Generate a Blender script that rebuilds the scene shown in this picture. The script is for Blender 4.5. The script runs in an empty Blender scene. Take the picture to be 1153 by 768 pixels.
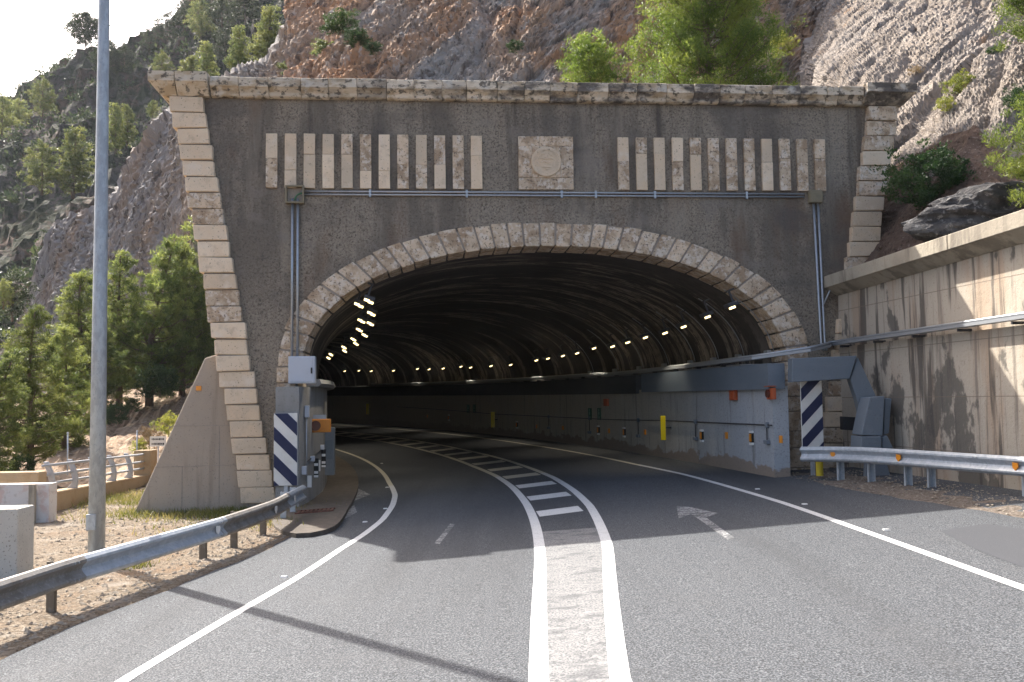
import bpy, bmesh, math, random
import numpy as np
from mathutils import Vector, Matrix, noise as mnoise

random.seed(7)
rng = np.random.default_rng(11)
SC = bpy.context.scene
COL = SC.collection
R = math.radians

# ------------------------------------------------------------------ measured camera (used to survey the place)
FPX, HEYE = 1050.0, 2.1
PITCH, ROLL = math.atan(66 / FPX), R(0.8)
CR, SR, CP, SP = math.cos(ROLL), math.sin(ROLL), math.cos(PITCH), math.sin(PITCH)


def ray(x, y):
    u, v = x - 576.5, 384 - y
    u, v = CR * u + SR * v, -SR * u + CR * v
    d = np.array([u, FPX * CP - v * SP, FPX * SP + v * CP])
    return d / d[1]


EYE = np.array([0, 0, HEYE])


def at(x, y, Y):                       # surveyed point: bearing of a pixel at a distance of Y metres
    return EYE + ray(x, y) * Y


# road alignment: straight to y=12, then a left-hand bend of 85 m radius
RR, Y0, GR, SLOPE = 85.0, 12.0, 0.00012, 0.055


def rz(s, o):
    return SLOPE * o + (GR * s * s if s > 0 else 0)


def rd(s, o, dz=0.0):
    z = rz(s, o) + dz
    if s <= 0:
        return (o, Y0 + s, z)
    t = s / RR
    return (-RR + (RR + o) * math.cos(t), Y0 + (RR + o) * math.sin(t), z)


def rinv(X, Y):
    if Y <= Y0:
        return Y - Y0, X
    return math.atan2(Y - Y0, X + RR) * RR, math.hypot(X + RR, Y - Y0) - RR


def G(x, y, dz=0.0):                   # surveyed point on the road surface
    d = ray(x, y)
    lo, hi = 3.0, 150.0
    t = lo
    while t < hi:
        p = EYE + d * t
        s, o = rinv(p[0], p[1])
        if p[2] <= rz(s, o) + dz:
            return p
        t += 0.02
    return EYE + d * hi


# portal plane
YAW = R(5.0)
FC = np.array([0, 21.3, 0.0])
FR = np.array([math.cos(YAW), math.sin(YAW), 0])
FN = np.array([math.sin(YAW), -math.cos(YAW), 0])
FZ = np.array([0, 0, 1.0])
U0 = 0.86


def F(u, v, d=0.0):
    return FC + FR * u + FZ * v + FN * d


def Fpx(x, y, d=0.0):
    q = ray(x, y)
    c = FC + d * FN
    t = ((c - EYE) @ FN) / (q @ FN)
    p = EYE + t * q
    return float((p - FC) @ FR), float(p[2])


# ------------------------------------------------------------------ materials
def new_mat(name):
    m = bpy.data.materials.new(name)
    m.use_nodes = True
    nt = m.node_tree
    nt.nodes.clear()
    return m, nt


def N(nt, typ, **kw):
    n = nt.nodes.new(typ)
    for k, v in kw.items():
        setattr(n, k, v)
    return n


def rgba(c):
    return (c[0], c[1], c[2], 1.0)


def mk(name, base, layers=(), rough=0.85, metal=0.0, spec=0.3, bumps=(), coord='pos', rnd=0.0, emit=None, estr=0.0):
    """base colour with noise-masked layers; each layer: dict(s=scale or xyz, lo, hi, c, a, d=detail, k=kind, seed)"""
    m, nt = new_mat(name)
    L = nt.links
    out = N(nt, 'ShaderNodeOutputMaterial')
    b = N(nt, 'ShaderNodeBsdfPrincipled')
    L.new(b.outputs[0], out.inputs[0])
    b.inputs['Roughness'].default_value = rough
    b.inputs['Metallic'].default_value = metal
    b.inputs['Specular IOR Level'].default_value = spec
    if coord == 'uv':
        src = N(nt, 'ShaderNodeUVMap').outputs[0]
    elif coord == 'obj':
        src = N(nt, 'ShaderNodeTexCoord').outputs['Object']
    else:
        src = N(nt, 'ShaderNodeNewGeometry').outputs['Position']
    oi = N(nt, 'ShaderNodeObjectInfo').outputs['Random'] if rnd else None

    def tex(sc, detail, kind, seed, rg=0.6):
        mp = N(nt, 'ShaderNodeMapping')
        s3 = sc if isinstance(sc, (tuple, list)) else (sc, sc, sc)
        mp.inputs['Scale'].default_value = s3
        mp.inputs['Location'].default_value = (seed * 3.17, seed * 1.31, seed * 7.77)
        L.new(src, mp.inputs[0])
        vec = mp.outputs[0]
        if oi is not None and rnd:
            ad = N(nt, 'ShaderNodeVectorMath', operation='ADD')
            ml = N(nt, 'ShaderNodeVectorMath', operation='SCALE')
            cb = N(nt, 'ShaderNodeCombineXYZ')
            for i in range(3):
                L.new(oi, cb.inputs[i])
            L.new(cb.outputs[0], ml.inputs[0])
            ml.inputs['Scale'].default_value = 37.0
            L.new(vec, ad.inputs[0])
            L.new(ml.outputs[0], ad.inputs[1])
            vec = ad.outputs[0]
        if kind == 'vor':
            t = N(nt, 'ShaderNodeTexVoronoi')
            t.inputs['Scale'].default_value = 1.0
            L.new(vec, t.inputs['Vector'])
            return t.outputs['Distance']
        if kind == 'volcol':
            t = N(nt, 'ShaderNodeTexVoronoi')
            t.inputs['Scale'].default_value = 1.0
            L.new(vec, t.inputs['Vector'])
            return t.outputs['Color']
        t = N(nt, 'ShaderNodeTexNoise')
        t.inputs['Scale'].default_value = 1.0
        t.inputs['Detail'].default_value = detail
        t.inputs['Roughness'].default_value = rg
        L.new(vec, t.inputs['Vector'])
        return t.outputs[0]

    cur = None
    colnode = N(nt, 'ShaderNodeRGB')
    colnode.outputs[0].default_value = rgba(base)
    cur = colnode.outputs[0]
    if rnd:
        hs = N(nt, 'ShaderNodeHueSaturation')
        mr = N(nt, 'ShaderNodeMapRange')
        mr.inputs['To Min'].default_value = 1 - rnd
        mr.inputs['To Max'].default_value = 1 + rnd
        L.new(oi, mr.inputs[0])
        L.new(mr.outputs[0], hs.inputs['Value'])
        L.new(cur, hs.inputs['Color'])
        cur = hs.outputs[0]
    for i, ly in enumerate(layers):
        kind = ly.get('k', 'noise')
        if kind in ('axis',):          # a band along one coordinate of the mapped vector
            sp = N(nt, 'ShaderNodeSeparateXYZ')
            L.new(src, sp.inputs[0])
            f = sp.outputs[ly['ax']]
            if ly.get('warp'):
                t = tex(ly['s'], 4, 'noise', ly.get('seed', i + 1))
                a = N(nt, 'ShaderNodeMath', operation='MULTIPLY_ADD')
                L.new(t, a.inputs[0])
                a.inputs[1].default_value = ly['warp']
                L.new(f, a.inputs[2])
                f = a.outputs[0]
        elif kind == 'grid':           # thin joint lines every s metres along axis ax
            sp = N(nt, 'ShaderNodeSeparateXYZ')
            L.new(src, sp.inputs[0])
            a = N(nt, 'ShaderNodeMath', operation='DIVIDE')
            gsrc = sp.outputs[ly['ax']]
            if ly.get('warp'):
                wa = N(nt, 'ShaderNodeMath', operation='MULTIPLY_ADD')
                L.new(tex(ly['ws'], 3, 'noise', 31 + i), wa.inputs[0])
                wa.inputs[1].default_value = ly['warp']
                L.new(gsrc, wa.inputs[2])
                gsrc = wa.outputs[0]
            L.new(gsrc, a.inputs[0])
            a.inputs[1].default_value = ly['s']
            fr = N(nt, 'ShaderNodeMath', operation='FRACT')
            L.new(a.outputs[0], fr.inputs[0])
            s2 = N(nt, 'ShaderNodeMath', operation='SUBTRACT')
            L.new(fr.outputs[0], s2.inputs[0])
            s2.inputs[1].default_value = 0.5
            ab = N(nt, 'ShaderNodeMath', operation='ABSOLUTE')
            L.new(s2.outputs[0], ab.inputs[0])
            f = ab.outputs[0]
        else:
            f = tex(ly['s'], ly.get('d', 5), kind, ly.get('seed', i + 1), ly.get('rg', 0.6))
        mr = N(nt, 'ShaderNodeMapRange', interpolation_type='SMOOTHSTEP')
        mr.inputs['From Min'].default_value = ly['lo']
        mr.inputs['From Max'].default_value = ly['hi']
        mr.inputs['To Max'].default_value = ly.get('a', 1.0)
        L.new(f, mr.inputs[0])
        fac = mr.outputs[0]
        if 'mask' in ly:               # multiply by a second mask
            mkk = ly['mask']
            if mkk.get('k') == 'axis':
                sp = N(nt, 'ShaderNodeSeparateXYZ')
                L.new(src, sp.inputs[0])
                f2 = sp.outputs[mkk['ax']]
            else:
                f2 = tex(mkk['s'], 3, 'noise', mkk.get('seed', 40 + i))
            m2 = N(nt, 'ShaderNodeMapRange', interpolation_type='SMOOTHSTEP')
            m2.inputs['From Min'].default_value = mkk['lo']
            m2.inputs['From Max'].default_value = mkk['hi']
            L.new(f2, m2.inputs[0])
            mm = N(nt, 'ShaderNodeMath', operation='MULTIPLY')
            L.new(fac, mm.inputs[0])
            L.new(m2.outputs[0], mm.inputs[1])
            fac = mm.outputs[0]
        mx = N(nt, 'ShaderNodeMix', data_type='RGBA')
        L.new(fac, mx.inputs[0])
        L.new(cur, mx.inputs[6])
        mx.inputs[7].default_value = rgba(ly['c'])
        cur = mx.outputs[2]
    L.new(cur, b.inputs['Base Color'])
    nrm = None
    for i, bp in enumerate(bumps):
        t = tex(bp[0], 6, 'vor' if len(bp) > 3 and bp[3] == 'vor' else 'noise', 20 + i, 0.65)
        bn = N(nt, 'ShaderNodeBump')
        bn.inputs['Strength'].default_value = bp[1]
        bn.inputs['Distance'].default_value = bp[2]
        L.new(t, bn.inputs['Height'])
        if nrm is not None:
            L.new(nrm, bn.inputs['Normal'])
        nrm = bn.outputs[0]
    if nrm is not None:
        L.new(nrm, b.inputs['Normal'])
    if emit:
        b.inputs['Emission Color'].default_value = rgba(emit)
        b.inputs['Emission Strength'].default_value = estr
    return m


def mk_leaf(name, c1, c2, c3, trans=0.35):
    m, nt = new_mat(name)
    L = nt.links
    out = N(nt, 'ShaderNodeOutputMaterial')
    geo = N(nt, 'ShaderNodeNewGeometry')
    oi = N(nt, 'ShaderNodeObjectInfo')
    tx = N(nt, 'ShaderNodeTexNoise')
    tx.inputs['Scale'].default_value = 0.9
    tx.inputs['Detail'].default_value = 4
    L.new(geo.outputs['Position'], tx.inputs['Vector'])
    rp = N(nt, 'ShaderNodeValToRGB')
    rp.color_ramp.elements[0].position = 0.36
    rp.color_ramp.elements[0].color = rgba(c1)
    rp.color_ramp.elements[1].position = 0.66
    rp.color_ramp.elements[1].color = rgba(c3)
    e = rp.color_ramp.elements.new(0.5)
    e.color = rgba(c2)
    # each leaf island its own tone
    ad = N(nt, 'ShaderNodeMath', operation='MULTIPLY_ADD')
    L.new(geo.outputs['Random Per Island'], ad.inputs[0])
    ad.inputs[1].default_value = 0.22
    L.new(tx.outputs[0], ad.inputs[2])
    sb = N(nt, 'ShaderNodeMath', operation='SUBTRACT')
    L.new(ad.outputs[0], sb.inputs[0])
    sb.inputs[1].default_value = 0.11
    L.new(sb.outputs[0], rp.inputs[0])
    hs = N(nt, 'ShaderNodeHueSaturation')
    mr = N(nt, 'ShaderNodeMapRange')
    mr.inputs['To Min'].default_value = 0.75
    mr.inputs['To Max'].default_value = 1.25
    L.new(oi.outputs['Random'], mr.inputs[0])
    L.new(mr.outputs[0], hs.inputs['Value'])
    L.new(rp.outputs[0], hs.inputs['Color'])
    d = N(nt, 'ShaderNodeBsdfPrincipled')
    d.inputs['Roughness'].default_value = 0.55
    d.inputs['Specular IOR Level'].default_value = 0.25
    t = N(nt, 'ShaderNodeBsdfTranslucent')
    hs2 = N(nt, 'ShaderNodeHueSaturation')
    hs2.inputs['Hue'].default_value = 0.485
    hs2.inputs['Value'].default_value = 1.7
    L.new(hs.outputs[0], hs2.inputs['Color'])
    L.new(hs.outputs[0], d.inputs['Base Color'])
    L.new(hs2.outputs[0], t.inputs['Color'])
    mx = N(nt, 'ShaderNodeMixShader')
    mx.inputs[0].default_value = trans
    L.new(d.outputs[0], mx.inputs[1])
    L.new(t.outputs[0], mx.inputs[2])
    L.new(mx.outputs[0], out.inputs[0])
    return m


M = {}
M['asphalt'] = mk('asphalt', (.048, .053, .060),
                  [dict(s=58, lo=.48, hi=.58, c=(.15, .158, .168), a=.85, d=2), dict(s=64, lo=.53, hi=.62, c=(.012, .012, .013), a=.85, d=2, seed=9),
                   dict(s=(.9, .07, 1), lo=.45, hi=.7, c=(.038, .04, .043), a=.45), dict(s=.5, lo=.5, hi=.75, c=(.085, .087, .09), a=.35),
                   dict(s=9, lo=.5, hi=.8, c=(.10, .10, .10), a=.25)],
                  rough=.88, spec=.25, bumps=[(60, .5, .012), (160, .35, .004)])
M['asphalt_dark'] = mk('asphalt_patch', (.055, .058, .065), [dict(s=60, lo=.5, hi=.7, c=(.085, .087, .092), a=.5, d=2)], rough=.85, spec=.25, bumps=[(90, .3, .006)])
WORN = (.065, .068, .073)
M['paint'] = mk('white_road_paint', (.56, .56, .545), [dict(s=40, lo=.58, hi=.68, c=WORN, a=.8, d=4), dict(s=3, lo=.5, hi=.8, c=(.36, .36, .35), a=.5)], rough=.7, bumps=[(80, .3, .006)])
M['paint_tunnel'] = mk('tunnel_road_paint', (.5, .47, .38), [dict(s=30, lo=.58, hi=.7, c=(.12, .115, .1), a=.7, d=4)], rough=.75)  # yellower, slightly darker road paint for the stretch inside the tunnel
M['paint_worn'] = mk('worn_median_paint', (.20, .20, .197), [dict(s=45, lo=.47, hi=.58, c=WORN, a=.85, d=3), dict(s=(3.5, 5, 3), lo=.5, hi=.66, c=WORN, a=.7, d=5), dict(s=(1.2, 6, 1), lo=.55, hi=.7, c=(.24, .24, .235), a=.5)], rough=.8, bumps=[(70, .4, .008)])
M['paint_faint'] = mk('nearly_worn_off_paint', (.34, .34, .335), [dict(s=32, lo=.44, hi=.58, c=WORN, a=1, d=4), dict(s=5, lo=.45, hi=.6, c=WORN, a=.8)], rough=.85, bumps=[(60, .4, .01)])
M['roughcast'] = mk('roughcast_render', (.295, .245, .188),
                    [dict(s=20, lo=.42, hi=.60, c=(.41, .35, .275), a=.75, d=5, rg=.75), dict(s=21, lo=.51, hi=.61, c=(.075, .064, .054), a=.8, d=5, seed=5, rg=.78),
                     dict(s=(1.1, 1.1, .22), lo=.44, hi=.60, c=(.14, .12, .10), a=.7, mask=dict(k='axis', ax=2, lo=3.0, hi=6.0)),
                     dict(s=(3.2, 3.2, .2), lo=.52, hi=.68, c=(.085, .073, .063), a=.65, d=6, mask=dict(k='axis', ax=2, lo=5.0, hi=8.6)), dict(s=(1.8, 1.8, .25), lo=.54, hi=.66, c=(.36, .31, .245), a=.4, d=6, seed=33),
                     dict(s=(.9, .9, .3), lo=.55, hi=.72, c=(.20, .12, .075), a=.55, seed=14),
                     dict(s=(.45, .45, .7), lo=.48, hi=.64, c=(.135, .12, .107), a=.6, d=7, seed=17), dict(s=(.9, .9, 1.3), lo=.55, hi=.66, c=(.27, .235, .2), a=.5, d=6, seed=27)],
                    rough=.95, spec=.1, bumps=[(28, 1.0, .05), (70, .6, .02)])
M['stone'] = mk('pale_limestone', (.66, .53, .385),
                [dict(s=1.6, lo=.42, hi=.68, c=(.66, .50, .34), a=.8), dict(s=5, lo=.52, hi=.7, c=(.46, .36, .26), a=.5),
                 dict(s=2.2, lo=.55, hi=.72, c=(.70, .61, .50), a=.6, seed=8), dict(s=26, lo=.62, hi=.70, c=(.13, .10, .075), a=.75, d=3)],
                rough=.9, spec=.2, bumps=[(14, .5, .03), (60, .35, .01)], rnd=.2)
M['stone_stained'] = mk('stained_limestone', (.60, .47, .335),
                        [dict(s=3.0, lo=.42, hi=.62, c=(.33, .225, .14), a=.8), dict(s=6, lo=.48, hi=.64, c=(.70, .62, .52), a=.8, seed=6),
                         dict(s=18, lo=.55, hi=.66, c=(.13, .095, .07), a=.8, d=4), dict(s=40, lo=.6, hi=.7, c=(.6, .56, .5), a=.5, d=3)],
                        rough=.92, spec=.15, bumps=[(12, .8, .05), (45, .5, .018)], rnd=.16)
M['stone_cornice'] = mk('lichened_limestone', (.62, .53, .41),
                        [dict(s=(2.2, 2.2, 5), lo=.45, hi=.62, c=(.36, .26, .15), a=.7), dict(s=(1.2, 1.2, 3), lo=.44, hi=.58, c=(.085, .075, .07), a=.9, d=7, seed=4, mask=dict(k='axis', ax=0, lo=-8, hi=2)),
                         dict(s=(7, 7, 10), lo=.52, hi=.62, c=(.075, .066, .056), a=.85, d=6), dict(s=3, lo=.56, hi=.7, c=(.56, .53, .47), a=.7, seed=12)],
                        rough=.92, spec=.15, bumps=[(12, .6, .04), (45, .4, .015)], rnd=.14)
M['mortar'] = mk('old_mortar', (.30, .255, .21), [dict(s=20, lo=.5, hi=.7, c=(.18, .15, .125), a=.7)], rough=.95, bumps=[(30, .5, .03)])
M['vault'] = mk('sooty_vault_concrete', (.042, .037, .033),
                [dict(s=(1.6, .26, 1), lo=.485, hi=.51, c=(.36, .30, .245), a=.9, d=8, rg=.74), dict(s=(.55, .05, 1), lo=.47, hi=.56, c=(.24, .20, .165), a=.5, d=6, seed=16),
                 dict(s=(4.5, .6, 1), lo=.51, hi=.53, c=(.022, .019, .018), a=.9, d=6, seed=3, rg=.72), dict(s=(.5, .16, 1), lo=.45, hi=.52, c=(.022, .019, .018), a=.9, d=7, seed=21),
                 dict(k='grid', ax=0, s=1.75, warp=.9, ws=(.9, .22, 1), lo=.40, hi=.435, c=(.25, .215, .18), a=.8, mask=dict(k='axis', ax=1, lo=7.5, hi=4.8)),
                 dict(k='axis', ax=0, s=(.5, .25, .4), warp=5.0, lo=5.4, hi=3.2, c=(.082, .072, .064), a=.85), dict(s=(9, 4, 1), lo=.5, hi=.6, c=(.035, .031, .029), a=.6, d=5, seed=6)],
                rough=.85, spec=.2, coord='uv', bumps=[((5, 1.2, 1), .4, .04), (30, .3, .01)])
M['lining'] = mk('painted_lining_wall', (.38, .40, .42),
                 [dict(k='axis', ax=0, s=(.5, 1.2, 1), warp=6.0, lo=4.0, hi=13.0, c=(.46, .42, .345), a=1),  # tan concrete further in, colour lightened to stand in for tunnel light
                  dict(s=(2.2, .5, 1), lo=.5, hi=.66, c=(.50, .49, .45), a=.5), dict(s=(5, .4, 1), lo=.55, hi=.7, c=(.12, .115, .1), a=.6, seed=8),
                  dict(k='axis', ax=1, s=(1.6, 2.2, 1), warp=.9, lo=1.10, hi=1.02, c=(.28, .22, .17), a=.95),
                  dict(k='axis', ax=0, s=(.5, .5, 1), warp=0.0, lo=18, hi=34, c=(.46, .40, .30), a=.7),
                  dict(s=30, lo=.52, hi=.68, c=(.10, .095, .085), a=.45)], rough=.75, spec=.3, coord='uv', bumps=[(12, .3, .02), (60, .3, .006)])
M['left_lining'] = mk('grey_jamb_concrete', (.27, .265, .25), [dict(s=(1.5, 1.5, .5), lo=.45, hi=.68, c=(.18, .17, .155), a=.7), dict(s=24, lo=.55, hi=.7, c=(.11, .10, .09), a=.6)], rough=.85, bumps=[(15, .3, .02)])
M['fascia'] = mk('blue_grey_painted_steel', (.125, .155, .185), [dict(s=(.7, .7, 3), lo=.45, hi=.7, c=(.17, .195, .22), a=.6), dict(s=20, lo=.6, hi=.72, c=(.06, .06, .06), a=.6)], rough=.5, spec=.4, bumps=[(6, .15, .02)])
M['fascia_deep'] = mk('dark_fascia', (.045, .05, .055), [dict(s=(.7, .7, 3), lo=.45, hi=.7, c=(.07, .072, .075), a=.6)], rough=.6)  # much darker grey than the fascia near the mouth
M['cabinet_blue'] = mk('blue_grey_box_paint', (.165, .190, .215), [dict(s=4, lo=.5, hi=.7, c=(.20, .22, .24), a=.6), dict(s=30, lo=.62, hi=.7, c=(.06, .06, .06), a=.7)], rough=.55)
M['cabinet_grey'] = mk('pale_grey_enamel', (.47, .49, .53), [dict(s=5, lo=.5, hi=.75, c=(.4, .41, .44), a=.6)], rough=.45)
M['galv'] = mk('galvanised_steel', (.42, .46, .50), [dict(s=9, lo=.42, hi=.62, c=(.55, .58, .61), a=.7, d=4), dict(s=22, lo=.55, hi=.7, c=(.3, .33, .36), a=.6), dict(s=(2, 2, .7), lo=.6, hi=.75, c=(.22, .2, .17), a=.4)], rough=.5, metal=.45, spec=.4, bumps=[(30, .08, .004)])
M['pole'] = mk('galvanised_pole', (.33, .355, .375), [dict(s=(12, 12, 5), lo=.42, hi=.6, c=(.43, .47, .5), a=.7, d=4), dict(s=(30, 30, 14), lo=.55, hi=.68, c=(.25, .28, .31), a=.6)], rough=.55, metal=.4)
M['galv_brown'] = mk('brownish_rail_steel', (.25, .235, .215), [dict(s=4, lo=.45, hi=.65, c=(.17, .145, .12), a=.7), dict(s=24, lo=.52, hi=.66, c=(.34, .33, .31), a=.6, d=4)], rough=.6, metal=.3, bumps=[(30, .1, .005)])  # browner, darker tone than the galvanised lengths
M['post_steel'] = mk('brownish_post_steel', (.16, .135, .105), [dict(s=14, lo=.5, hi=.65, c=(.22, .2, .17), a=.6)], rough=.65, metal=.3)
M['conduit'] = mk('zinc_conduit', (.38, .40, .42), [dict(s=12, lo=.5, hi=.7, c=(.28, .29, .3), a=.6)], rough=.4, metal=.6)
M['tray'] = mk('zinc_tray', (.33, .345, .36), [dict(s=8, lo=.5, hi=.7, c=(.36, .36, .36), a=.6)], rough=.5, metal=.4)
M['dark_metal'] = mk('dark_fixture_metal', (.05, .05, .055), [], rough=.5, metal=.3)
M['junction'] = mk('ochre_box_lid', (.22, .185, .12), [dict(s=6, lo=.5, hi=.7, c=(.15, .13, .09), a=.6)], rough=.7)
M['pit_shade'] = mk('pit_shade_paint', (.06, .055, .045), [], rough=.9)  # shade below the grate bars, put in as a dark colour
M['wire_green'] = mk('green_cable', (.05, .18, .08), [], rough=.5)
M['white_panel'] = mk('sign_white', (.68, .66, .61), [dict(s=3, lo=.5, hi=.75, c=(.55, .53, .48), a=.6), dict(s=40, lo=.66, hi=.72, c=(.3, .28, .26), a=.6)], rough=.5)
M['blue_panel'] = mk('sign_navy', (.011, .018, .062), [dict(s=3, lo=.5, hi=.75, c=(.02, .03, .075), a=.6)], rough=.45)
M['sign_back'] = mk('sign_backing', (.2, .2, .21), [], rough=.5, metal=.3)
M['yellow'] = mk('reflective_yellow', (.72, .55, .005), [dict(s=6, lo=.55, hi=.75, c=(.6, .45, .01), a=.6)], rough=.5)
M['yellow_old'] = mk('faded_yellow_plastic', (.55, .42, .03), [dict(s=6, lo=.5, hi=.7, c=(.4, .3, .04), a=.6)], rough=.6)
M['orange'] = mk('orange_enamel', (.62, .22, .03), [dict(s=8, lo=.5, hi=.7, c=(.5, .17, .03), a=.6)], rough=.5)
M['red_orange'] = mk('red_orange_enamel', (.42, .09, .03), [dict(s=8, lo=.5, hi=.7, c=(.3, .07, .03), a=.6)], rough=.5)
M['amber'] = mk('amber_reflector', (.75, .27, .02), [], rough=.3, spec=.6)
M['white_refl'] = mk('white_reflector', (.78, .76, .72), [], rough=.35, spec=.6)
M['lens_dark'] = mk('dark_red_lens', (.10, .025, .015), [], rough=.25, spec=.6)
M['black'] = mk('black_plastic', (.02, .02, .02), [], rough=.5)
M['green_sign'] = mk('green_sign_face', (.02, .09, .05), [], rough=.4)
M['green_glyph'] = mk('pale_green_glyph', (.2, .34, .26), [], rough=.4)
M['concrete'] = mk('board_marked_concrete', (.42, .37, .30),
                   [dict(s=(.6, .6, .3), lo=.4, hi=.68, c=(.43, .375, .305), a=.8), dict(s=(1.6, 1.6, .30), lo=.46, hi=.64, c=(.38, .265, .175), a=.55, seed=7),
                    dict(s=(2.1, 2.1, .16), lo=.53, hi=.60, c=(.085, .075, .066), a=.85, d=6, seed=3), dict(s=(5, 5, .3), lo=.55, hi=.66, c=(.12, .10, .085), a=.6, d=6, seed=23), dict(s=(.8, .8, .5), lo=.56, hi=.60, c=(.085, .08, .072), a=.8, d=7, seed=11),
                    dict(k='grid', ax=2, s=1.02, lo=.488, hi=.497, c=(.19, .155, .12), a=.8), dict(k='grid', ax=1, s=2.3, lo=.494, hi=.499, c=(.17, .14, .11), a=.7),
                    dict(s=22, lo=.58, hi=.7, c=(.2, .165, .125), a=.5, d=4)], rough=.9, spec=.2, bumps=[(9, .35, .04), (40, .3, .012)])
M['coping'] = mk('weathered_coping_concrete', (.36, .32, .25), [dict(s=(2.4, 2.4, .4), lo=.46, hi=.60, c=(.15, .13, .105), a=.8, d=6), dict(s=(.5, .5, .5), lo=.45, hi=.65, c=(.25, .22, .175), a=.7, seed=9), dict(s=16, lo=.55, hi=.7, c=(.24, .21, .17), a=.6)], rough=.9, bumps=[(14, .4, .03)])
M['wing'] = mk('smooth_wing_concrete', (.335, .275, .215),
               [dict(s=(.5, .5, .4), lo=.4, hi=.7, c=(.39, .33, .26), a=.7), dict(s=(3, 3, .25), lo=.55, hi=.68, c=(.23, .185, .14), a=.6), dict(s=.9, lo=.64, hi=.74, c=(.16, .14, .12), a=.7, seed=10),
                dict(s=28, lo=.6, hi=.7, c=(.14, .12, .1), a=.6, d=3)], rough=.9, spec=.2, bumps=[(10, .25, .03)])
M['barrier'] = mk('pale_barrier_concrete', (.50, .47, .41), [dict(s=2, lo=.45, hi=.7, c=(.42, .385, .33), a=.7), dict(s=40, lo=.6, hi=.66, c=(.16, .14, .12), a=.8, d=3)], rough=.9, bumps=[(25, .3, .02)])
M['parapet_paint'] = mk('peeling_white_wall_paint', (.58, .55, .52), [dict(s=3, lo=.5, hi=.62, c=(.5, .33, .28), a=.6), dict(s=7, lo=.56, hi=.68, c=(.4, .36, .32), a=.7)], rough=.85)
M['ochre_wall'] = mk('ochre_stained_concrete', (.34, .25, .15), [dict(s=3, lo=.45, hi=.7, c=(.27, .175, .09), a=.7), dict(s=14, lo=.55, hi=.7, c=(.3, .24, .17), a=.6)], rough=.9, bumps=[(14, .4, .03)])
M['railing'] = mk('grey_rail_paint', (.33, .345, .37), [dict(s=8, lo=.5, hi=.7, c=(.4, .41, .43), a=.6)], rough=.55, metal=.2)
M['gravel'] = mk('stony_verge_soil', (.19, .150, .108),
                 [dict(s=14, lo=.45, hi=.62, c=(.30, .255, .20), a=.8, d=4), dict(s=26, lo=.52, hi=.62, c=(.06, .045, .034), a=.8, d=3, seed=5), dict(s=.8, lo=.48, hi=.68, c=(.20, .135, .085), a=.7),
                  dict(s=1.3, lo=.56, hi=.70, c=(.33, .295, .25), a=.6, seed=13)], rough=.95, spec=.1, bumps=[(18, 1.0, .06), (60, .6, .02)])
M['gravel_dark'] = mk('litter_strewn_soil', (.17, .14, .115), [dict(s=14, lo=.45, hi=.62, c=(.27, .235, .2), a=.7, d=4), dict(s=26, lo=.54, hi=.66, c=(.06, .047, .038), a=.8, d=3, seed=5)], rough=.95, spec=.1, bumps=[(18, 1.0, .06), (60, .6, .02)])
M['pebble'] = mk('loose_stone', (.30, .26, .205), [dict(s=9, lo=.45, hi=.65, c=(.17, .13, .10), a=.7)], rough=.95, rnd=.1)
M['soil'] = mk('red_brown_soil', (.125, .085, .065), [dict(s=3, lo=.45, hi=.65, c=(.17, .125, .095), a=.7), dict(s=12, lo=.54, hi=.66, c=(.05, .036, .028), a=.8, d=4), dict(s=14, lo=.60, hi=.68, c=(.28, .24, .2), a=.7)], rough=.95, spec=.1, bumps=[(9, .9, .1), (30, .6, .04)])  # soil colour darkened to hold the tree shade on the bank
M['soil_slope'] = mk('stony_pale_soil', (.30, .215, .15), [dict(s=.6, lo=.45, hi=.65, c=(.38, .30, .22), a=.7), dict(s=3, lo=.54, hi=.64, c=(.13, .09, .06), a=.8, d=4), dict(s=5, lo=.58, hi=.66, c=(.48, .43, .37), a=.8)], rough=.95, spec=.1, bumps=[(3, .9, .15), (12, .7, .05)])
M['footway'] = mk('dirt_and_shade_footway', (.085, .07, .056), [dict(s=6, lo=.45, hi=.65, c=(.13, .11, .09), a=.6), dict(s=24, lo=.55, hi=.68, c=(.1, .085, .07), a=.7)], rough=.9, bumps=[(20, .4, .02)])  # brown dirt, darkened further to put the nose's shade into the colour
M['rust'] = mk('rusty_grate_iron', (.13, .06, .045), [dict(s=20, lo=.5, hi=.66, c=(.2, .09, .06), a=.7)], rough=.8, metal=.2)
CLB = [((.5, 1.1, .8), .9, .5), ((1.6, 4, 2.2), .9, .22), ((7, 16, 9), .7, .07)]
M['cliff'] = mk('limestone_cliff', (.33, .255, .195),
                [dict(s=(.10, .22, 1), lo=.36, hi=.56, c=(.44, .25, .135), a=.9, d=6), dict(s=(.09, .25, 1), lo=.50, hi=.64, c=(.33, .31, .285), a=.9, d=6, seed=6),
                 dict(s=(.7, 2.4, 1), lo=.50, hi=.62, c=(.10, .08, .07), a=.75, d=7, seed=8, rg=.7), dict(s=(1.6, 4.2, 1), lo=.54, hi=.64, c=(.50, .44, .385), a=.7, d=6, seed=10, rg=.7),
                 dict(s=(3.4, 9, 1), lo=.55, hi=.66, c=(.07, .058, .05), a=.7, d=5, seed=3)],
                rough=.95, spec=.1, coord='uv', bumps=CLB)
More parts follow.
